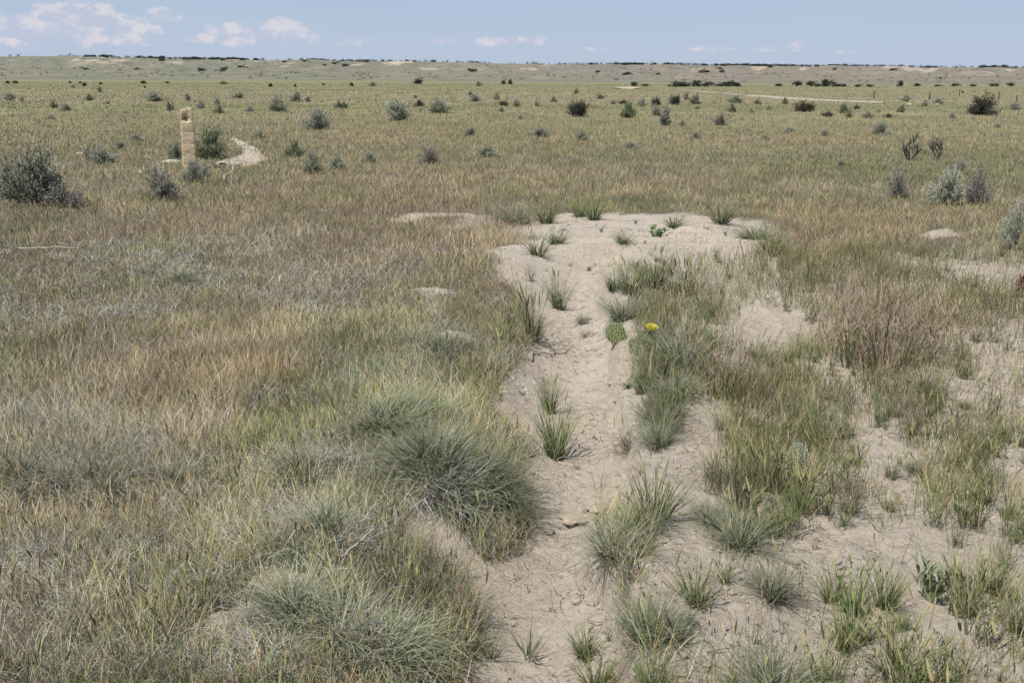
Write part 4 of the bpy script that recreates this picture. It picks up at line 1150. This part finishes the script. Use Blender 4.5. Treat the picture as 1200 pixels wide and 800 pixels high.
def flower_mesh(r):
    g = Geo(); n = 0
    for ring, (cnt, tilt, sc) in enumerate([(9, .75, 1.0), (8, .5, .92), (6, .28, .8)]):
        for k in range(cnt):
            a = (k + .4 * ring) / cnt * 2 * math.pi; m = 5; tt = np.linspace(0, 1, m)
            wv = .42 * r * sc * np.sin(math.pi * (.12 + .78 * tt)) ** .9
            ang = tilt + .35 * np.sin(tt * 2.2) - .25 * tt
            rad = np.concatenate([[0], np.cumsum(np.sin(ang[:-1]))]) * r * sc / m * 1.5; zz = np.concatenate([[0], np.cumsum(np.cos(ang[:-1]))]) * r * sc / m * 1.5
            d = np.array([math.cos(a), math.sin(a), 0]); s = np.array([-math.sin(a), math.cos(a), 0])
            C = d * rad[:, None] + np.array([0, 0, 1.]) * zz[:, None]
            V = np.concatenate([C - s * wv[:, None], C + s * wv[:, None]])
            T = []
            for i in range(m - 1): T += [(i, i + m, i + m + 1), (i, i + m + 1, i + 1)]
            g.add(V, np.array(T), np.array([.86, .80, .10]) * (1 - .08 * ring))
    return g.mesh('flower', M_flower, True)
def stamens_mesh(r):
    g = Geo(); m = 40; a = rng.uniform(0, 6.28, m)
    V, T, C, *_ = blades(np.zeros((m, 3)), a, np.full(m, r * .75), np.full(m, r * .07), rng.uniform(.1, .5, m), np.zeros(m), np.tile([.8, .7, .15], (m, 1)), np.tile([.85, .75, .3], (m, 1)), 2, profile='stem')
    g.add(V, T, C); return g.mesh('stamens', M_flower)
def prickly_pear():
    p = at(722, 405); root = empty('prickly_pear', tuple(p)); g1 = (.125, .165, .055)
    tag(root, 'green prickly pear cactus on the bank of the rut with one yellow flower', 'cactus')
    bx = p + np.array([.045, 0, 0]); add_pad(root, (.045, 0, float(height(bx[0], bx[1])) - p[2] - .034), (R(-18), R(-30), R(12)), .122, .158, .026, g1, .0175, .011, 11, 5)
    q = at(761, 410) - p
    add_pad(root, (q[0], q[1], q[2] - .02), (R(-6), R(6), R(30)), .10, .145, .024, (.12, .155, .065), .0165, .012, 12)
    add_pad(root, (q[0] - .085, q[1] - .03, q[2] - .03), (R(5), R(-8), R(-50)), .085, .12, .022, (.13, .16, .07), .0165, .012, 13)
    add_pad(root, (q[0] + .07, q[1] + .06, q[2] - .02), (R(8), R(12), R(70)), .09, .12, .022, (.11, .145, .06), .0165, .012, 14)
    add_pad(root, (q[0] - .02, q[1] + .11, q[2] - .02), (R(-10), R(-6), R(15)), .09, .12, .022, (.12, .15, .065), .0165, .012, 15)
    fl = link('flower', flower_mesh(.042), root); fl.location = (q[0] + .005, q[1] - .012, q[2] + .132); fl.rotation_euler = (R(14), R(4), 0)
    link('stamens', stamens_mesh(.040), fl)
    # a closed bud on the smaller pad
    g = Geo(); tube(g, [(0, 0, 0), (0, 0, .012), (0, 0, .026), (0, 0, .038)], [.006, .010, .009, .002], (.50, .47, .22), 8)
    b = link('bud', g.mesh('bud', M_cactus, True), root); b.location = (q[0] - .085, q[1] - .03, q[2] + .085)
prickly_pear()
p = at(932, 562); o = empty('prickly_pear', tuple(p)); tag(o, 'greyish spiny prickly pear pad half hidden in grass at right', 'cactus')
add_pad(o, (0, 0, -.02), (R(-4), R(2), R(8)), .085, .185, .024, (.22, .265, .195), .0155, .013, 21, 6)
add_pad(o, (-.07, .04, -.03), (R(4), R(-14), R(40)), .075, .11, .022, (.19, .23, .165), .0155, .013, 22, 6)
p = at(660, 372); 

# ------------------------------------------------------------------ single leafy plants
def leafy_plant(px, py, hpx, wide, nst, nlf, col, label, name='broadleaf_plant', llen=.42, lw=.13, up=.9, seed=3, cat='plant'):
    global rng
    keep = rng; rng = np.random.default_rng(seed)
    p = at(px, py); H = hpx / ppm(p); root = empty(name, tuple(p)); tag(root, label, cat)
    w = Geo(); g = Geo()
    for k in range(nst):
        a = rng.uniform(0, 6.28); tl = rng.uniform(.05, .5) * wide
        e = np.array([math.cos(a) * tl, math.sin(a) * tl, rng.uniform(.7, 1.0)]) * H * .8
        t = np.linspace(0, 1, 5)[:, None]; pts = e * t * np.column_stack([t, t, np.ones(5)]) if False else e * t
        pts = pts + np.array([0, 0, -.01]); tube(w, pts, np.linspace(.012, .006, 5) * H * 2, np.array(col) * .9, 5)
        for i in range(nlf):
            f = rng.uniform(.12, 1.0); b = e * f; az = rng.uniform(0, 6.28); L = H * llen * rng.uniform(.6, 1.1); W = H * lw * rng.uniform(.8, 1.2)
            m = 5; tt = np.linspace(0, 1, m); ang = (1.5 - up) + .5 * tt
            rad = np.concatenate([[0], np.cumsum(np.sin(ang[:-1]))]) * L / (m - 1); zz = np.concatenate([[0], np.cumsum(np.cos(ang[:-1]))]) * L / (m - 1)
            d = np.array([math.cos(az), math.sin(az), 0]); s = np.array([-math.sin(az), math.cos(az), 0])
            wv = W * np.sin(math.pi * (.04 + .94 * tt)) ** .8
            C = b + d * rad[:, None] + np.array([0, 0, 1.]) * zz[:, None]; fold = np.array([0, 0, .25])
            V = np.concatenate([C - s * wv[:, None] * .5 + fold * wv[:, None], C, C + s * wv[:, None] * .5 + fold * wv[:, None]])
            T = []
            for i2 in range(m - 1):
                for q in (0, m): T += [(i2 + q, i2 + q + m, i2 + q + m + 1), (i2 + q, i2 + q + m + 1, i2 + q + 1)]
            g.add(V, np.array(T), np.array(col) * rng.uniform(.75, 1.25))
    link('stem', w.mesh('stem', M_leaf), root); link('leaves', g.mesh('leaves', M_leaf), root)
    rng = keep
leafy_plant(1090, 704, 62, 1.3, 11, 9, (.30, .345, .19), 'broad leaved bright green plant on the sand at lower right', llen=.32, lw=.05, up=1.0, seed=4)
leafy_plant(769, 277, 20, 1.3, 5, 9, (.20, .27, .12), 'leafy green rosette plant on the open sand at the far end of the rut', llen=.5, lw=.2, up=.7, seed=5)
leafy_plant(700, 612, 8, 1.2, 3, 4, (.13, .17, .08), 'tiny seedling on the sand beside the rut bend', name='seedling', up=.6, seed=6)

def dock(px, py, hpx, label):
    p = at(px, py); H = hpx / ppm(p); root = empty('dock_plant', tuple(p)); tag(root, label, 'plant')
    w = Geo(); tube(w, [(0, 0, 0), (.01, 0, H * .5), (0, .01, H * .97)], [.004, .004, .002], (.16, .07, .05), 5); link('stem', w.mesh('stem', M_wood), root)
    m = 260; g = Geo(); z = rng.uniform(.3, 1.0, m); P = np.stack([rng.normal(0, .018, m), rng.normal(0, .018, m), z * H], -1)
    V, T, C = leaves(P, unit(m), unit(m), .016, .011, np.array([.17, .045, .035]) * rng.uniform(.6, 1.3, (m, 1))); g.add(V, T, C); link('seed_head', g.mesh('seed_head', M_leaf), root)
dock(1197, 348, 26, 'dark red seed stalk at the right border')

# ------------------------------------------------------------------ sticks, stones, clods, seed heads
def stick(px0, py0, px1, py1, r, label, seed, lift=.02, twigs=3, col=(.36, .33, .29), name='dead_branch', cat='branch'):
    global rng
    keep = rng; rng = np.random.default_rng(seed)
    a = at(px0, py0); b = at(px1, py1); g = Geo(); n = 9; t = np.linspace(0, 1, n)[:, None]
    L = np.linalg.norm(b - a)
    pts = (b - a) * t + rng.normal(0, L * .02, (n, 3)) * [1, 1, .4]; z = height(pts[:, 0] + a[0], pts[:, 1] + a[1]) - a[2]
    pts[:, 2] = z + lift * (.4 + .9 * t[:, 0])
    tube(g, pts, np.linspace(r, r * .45, n), col, 6)
    for k in range(twigs):
        i = int(rng.integers(2, 7)); d = (b - a) / L; s = np.array([-d[1], d[0], .25]) * (1 if k % 2 else -1)
        e = pts[i] + (d * rng.uniform(.1, .25) + s * rng.uniform(.12, .25)) * L
        tube(g, np.stack([pts[i], (pts[i] + e) / 2 + [0, 0, .01], e]), [r * .6, r * .5, r * .25], col, 5)
    o = link(name, g.mesh(name, M_wood, True), None, tuple(a)); tag(o, label, cat); rng = keep
stick(618, 418, 668, 408, .0075, 'forked grey dead branch lying at the left edge of the rut', 3, .03, 4)
stick(640, 396, 618, 404, .004, 'thin grey twig lying behind the forked dead branch', 5, .03, 2)
stick(258, 218, 292, 203, .014, 'long pale stalk lying in the grass below the curved footpath', 6, .25, 0, (.55, .50, .40), 'dry_stalk', 'stalk')
stick(22, 298, 95, 318, .006, 'long bent straw coloured stalk lying on the grass at far left', 7, .16, 1, (.60, .55, .42), 'dry_stalk', 'stalk')
stick(402, 668, 440, 672, .0028, 'white dry stalk on the bunchgrass at bottom left of the rut', 8, .13, 0, (.66, .62, .54), 'dry_stalk', 'stalk')

def rock(px, py, wpx, hpx, mat, label, seed, name='rock', cat='rock', group=None, sink=.25, flat=False):
    import bmesh
    p = at(px, py); s = 1 / ppm(p); bm = bmesh.new(); bmesh.ops.create_icosphere(bm, subdivisions=3, radius=.5)
    for v in bm.verts:
        n = float(fbm(np.array(v.co.x * 3 + seed), np.array(v.co.y * 3 + v.co.z * 2.3), seed, 3, .6)) - .5
        v.co *= 1 + .7 * n
        v.co.z = max(v.co.z, -.3) + (.12 * math.copysign(1, v.co.z) if flat else 0)
        v.co.x *= wpx * s; v.co.y *= wpx * s * .8; v.co.z *= hpx * s
    me = bpy.data.meshes.new(name); bm.to_mesh(me); bm.free(); me.materials.append(mat)
    o = link(name, me, None, (p[0], p[1], p[2] + hpx * s * (.3 - sink)), float(seed)); tag(o, label, cat, group)
rock(206, 232, 7, 6, M_rock, 'buff round rock in the grass below the blue grey sagebrush', 1)
rock(165, 203, 7, 5, M_rock, 'pale rock above the left side of the blue grey sagebrush', 2)
rock(190, 211, 6, 5, M_rock, 'small whitish rock on the near side of the blue grey sagebrush', 3)
rock(200, 190, 24, 5, M_rock, 'flat buff stone slab at the left foot of the stone post', 4)
rock(95, 181, 12, 5, M_rock, 'pale flat rock by the small cholla cactus at left', 5)
rock(1066, 123, 7, 3.5, M_rock, 'white rock at the right end of the dirt road', 6)
rock(1098, 123, 5, 3, M_rock, 'smaller white rock right of the one at the end of the dirt road', 7)
CL = [(641, 622, 26, 9, 'small dark edged soil clod at the left of the rut bend'), (672, 608, 44, 9, 'largest flat slab of lifted soil crust across the rut bend'), (700, 596, 34, 8, 'soil crust slab right of the largest one at the rut bend'),
      (675, 703, 20, 9, 'soil clod with a dark hollow beside it low in the rut'), (661, 674, 18, 8, 'small soil clod above the hollow one low in the rut'), (724, 520, 16, 12, 'soil clod broken from the right bank of the rut'),
      (716, 450, 14, 8, 'small clod on the right bank below the prickly pear'), (722, 470, 10, 6, 'tiny clod just below another on the right bank')]
for i, (px, py, w, h, lab) in enumerate(CL): rock(px, py, w * .8, h * .5, M_clod, lab, 30 + i, 'soil_clod', 'soil clod', None, .12, True)

def puff(px, py, hpx, rpx, label, seed):
    p = at(px, py); s = 1 / ppm(p); H = hpx * s; r = rpx * s; root = empty('seed_puff', tuple(p)); tag(root, label, 'seed head')
    g = Geo(); tube(g, [(0, 0, 0), (.01, 0, H * .5), (0, 0, H)], [.0025] * 3, (.2, .22, .1), 5); link('stem', g.mesh('stem', M_leaf), root)
    m = 140; u = unit(m); f = Geo(); V, T, C = leaves(np.tile([[0, 0, H]], (m, 1)) + u * r * .15, unit(m), u, r * .85, r * .09, (.7, .68, .6)); f.add(V, T, C)
    V, T, C = leaves(np.tile([[0, 0, H]], (m, 1)) + u * r * .85, unit(m), u, r * .2, r * .35, (.75, .73, .66)); f.add(V, T, C)
    link('fluff', f.mesh('fluff', M_flower), root)
puff(183, 312, 16, 4, 'round white seed puff above the green patch at left', 1)
puff(170, 270, 12, 2.5, 'small pale seed puff farther back above the green patch', 2)
puff(582, 362, 10, 3, 'pale seed puff by the foxtails left of the rut', 4)
for px, py in [(24, 178), (12, 172), (41, 166), (29, 163), (78, 168), (168, 167), (190, 154), (188, 135)]:
    puff(px, py, 5, 1.5, 'tiny pale flower head in the yellow grass at far left', int(px)); COL.objects[-1]
for o in list(COL.objects):
    if o.parent is None and o.get('label') == 'tiny pale flower head in the yellow grass at far left': o['group'] = 'pale flower heads in the yellow grass'

for i, (px, py, h) in enumerate([(1024, 115, 9), (1089, 117, 9), (1124, 113, 8), (1170, 117, 10), (1191, 120, 8)]):
    p = at(px, py); H = h / ppm(p); g = Geo(); tube(g, [(0, 0, -.1), (.01, 0, H * .5), (.03 * (i % 2), 0, H)], [.06, .055, .05], (.10, .09, .08), 7)
    o = link('fence_post', g.mesh('fence_post', M_wood, True), None, tuple(p)); tag(o, 'thin dark fence post far off on the right of the plain', 'post', 'far fence posts at right')

# ------------------------------------------------------------------ sky and sun
SUN_EL = R(61); SUN_AZ = math.atan2(-.55, -.55)          # sun stands high, to the left and a little behind
def make_world():
    w = bpy.data.worlds.new('World'); scene.world = w; w.use_nodes = True
    t = NT(w); t.n.clear(); out = t.node('ShaderNodeOutputWorld')
    sky = t.node('ShaderNodeTexSky'); sky.sky_type = 'NISHITA'; sky.sun_disc = False
    sky.sun_elevation = SUN_EL; sky.sun_rotation = SUN_AZ; sky.altitude = 1400; sky.air_density = 1.0; sky.dust_density = .6; sky.ozone_density = 1.5
    tc = t.node('ShaderNodeTexCoord'); d = tc.outputs['Generated']
    sx = t.node('ShaderNodeSeparateXYZ'); t.l.new(d, sx.inputs[0])
    az = t.math('ARCTAN2', sx.outputs[0], sx.outputs[1]); el = t.math('ARCSINE', sx.outputs[2])
    # low cumulus: soft envelopes broken by billowy noise
    cv = t.node('ShaderNodeCombineXYZ'); t.l.new(az, cv.inputs[0]); t.l.new(t.math('MULTIPLY', el, 1.6), cv.inputs[1])
    billow = t.noise(cv.outputs[0], 48, 6, .6)
    env = None
    for px, py, rx, ry, s in [(20, 38, 60, 16, 1.35), (66, 38, 44, 13, 1.25), (115, 32, 46, 22, 1.3), (140, 24, 16, 14, .9), (172, 40, 34, 16, 1.15), (210, 24, 19, 9, .95), (240, 47, 14, 8, .8), (295, 44, 50, 13, 1.05),
                              (345, 43, 46, 14, 1.0), (338, 29, 24, 6, .7), (420, 52, 28, 7, .75), (517, 51, 20, 5, .9), (580, 52, 36, 6, .9), (620, 51, 20, 6, .9), (820, 60, 45, 5, .6), (830, 57, 16, 5, .7), (885, 59, 24, 5, .9), (918, 57, 20, 6, .95), (700, 60, 40, 4, .45), (990, 63, 40, 3, .45)]:
        a0 = math.atan((px - 600) / FPX); e0 = math.atan((92 + (px - 600) * math.tan(ROLL) - py) / FPX * math.cos(a0)) 
        u = t.math('MULTIPLY', t.math('SUBTRACT', az, a0), FPX / rx); v = t.math('MULTIPLY', t.math('SUBTRACT', el, e0), FPX / ry)
        q = t.math('SUBTRACT', s, t.math('ADD', t.math('MULTIPLY', u, u), t.math('MULTIPLY', v, v)))
        env = q if env is None else t.math('MAXIMUM', env, q)
    dens = t.rng(t.math('ADD', t.math('MULTIPLY', t.math('MAXIMUM', env, -1.0), .62), t.math('MULTIPLY', t.math('SUBTRACT', billow, .5), 2.0)), -.08, .45)
    dens = t.math('MULTIPLY', dens, t.rng(env, -.6, .25))
    # thin veil of high haze
    hz = t.node('ShaderNodeMapping'); hz.inputs['Scale'].default_value = (2.0, 14.0, 1); t.l.new(cv.outputs[0], hz.inputs['Vector'])
    veil = t.math('MULTIPLY', t.rng(t.noise(hz.outputs[0], 2.2, 4), .40, .75), .25)
    base = t.mix(.85, sky.outputs[0], (4.45, 5.6, 7.45))
    base = t.mix(t.rng(el, .085, .0, 0, .75), base, (5.1, 5.9, 7.4))
    base = t.mix(veil, base, (5.6, 6.2, 7.6))
    top = t.rng(billow, .45, .62)
    cc = t.mix(top, (5.5, 6.0, 7.4), (7.7, 7.4, 7.9))
    col = t.mix(t.math('MULTIPLY', dens, .80), base, cc)
    # nothing but the plain sky overhead
    col = t.mix(t.rng(el, .35, .20), t.mix(1.0, sky.outputs[0], (.80, .80, .80), 'MULTIPLY'), col)
    bg = t.node('ShaderNodeBackground'); t.l.new(col, bg.inputs['Color']); bg.inputs['Strength'].default_value = .095
    t.l.new(bg.outputs[0], out.inputs[0])
make_world()
sd = bpy.data.lights.new('sun', 'SUN'); sd.energy = 4.25; sd.angle = R(.53); sd.color = (1.0, .955, .89)
so = bpy.data.objects.new('sun', sd); COL.objects.link(so)
sv = Vector((math.sin(SUN_AZ) * math.cos(SUN_EL), math.cos(SUN_AZ) * math.cos(SUN_EL), math.sin(SUN_EL)))
so.rotation_euler = sv.to_track_quat('Z', 'Y').to_euler()

scene.view_settings.view_transform = 'Standard'; scene.view_settings.look = 'None'; scene.view_settings.exposure = 0
scene.render.engine = 'CYCLES'
scene.render.resolution_x = 1024; scene.render.resolution_y = 682
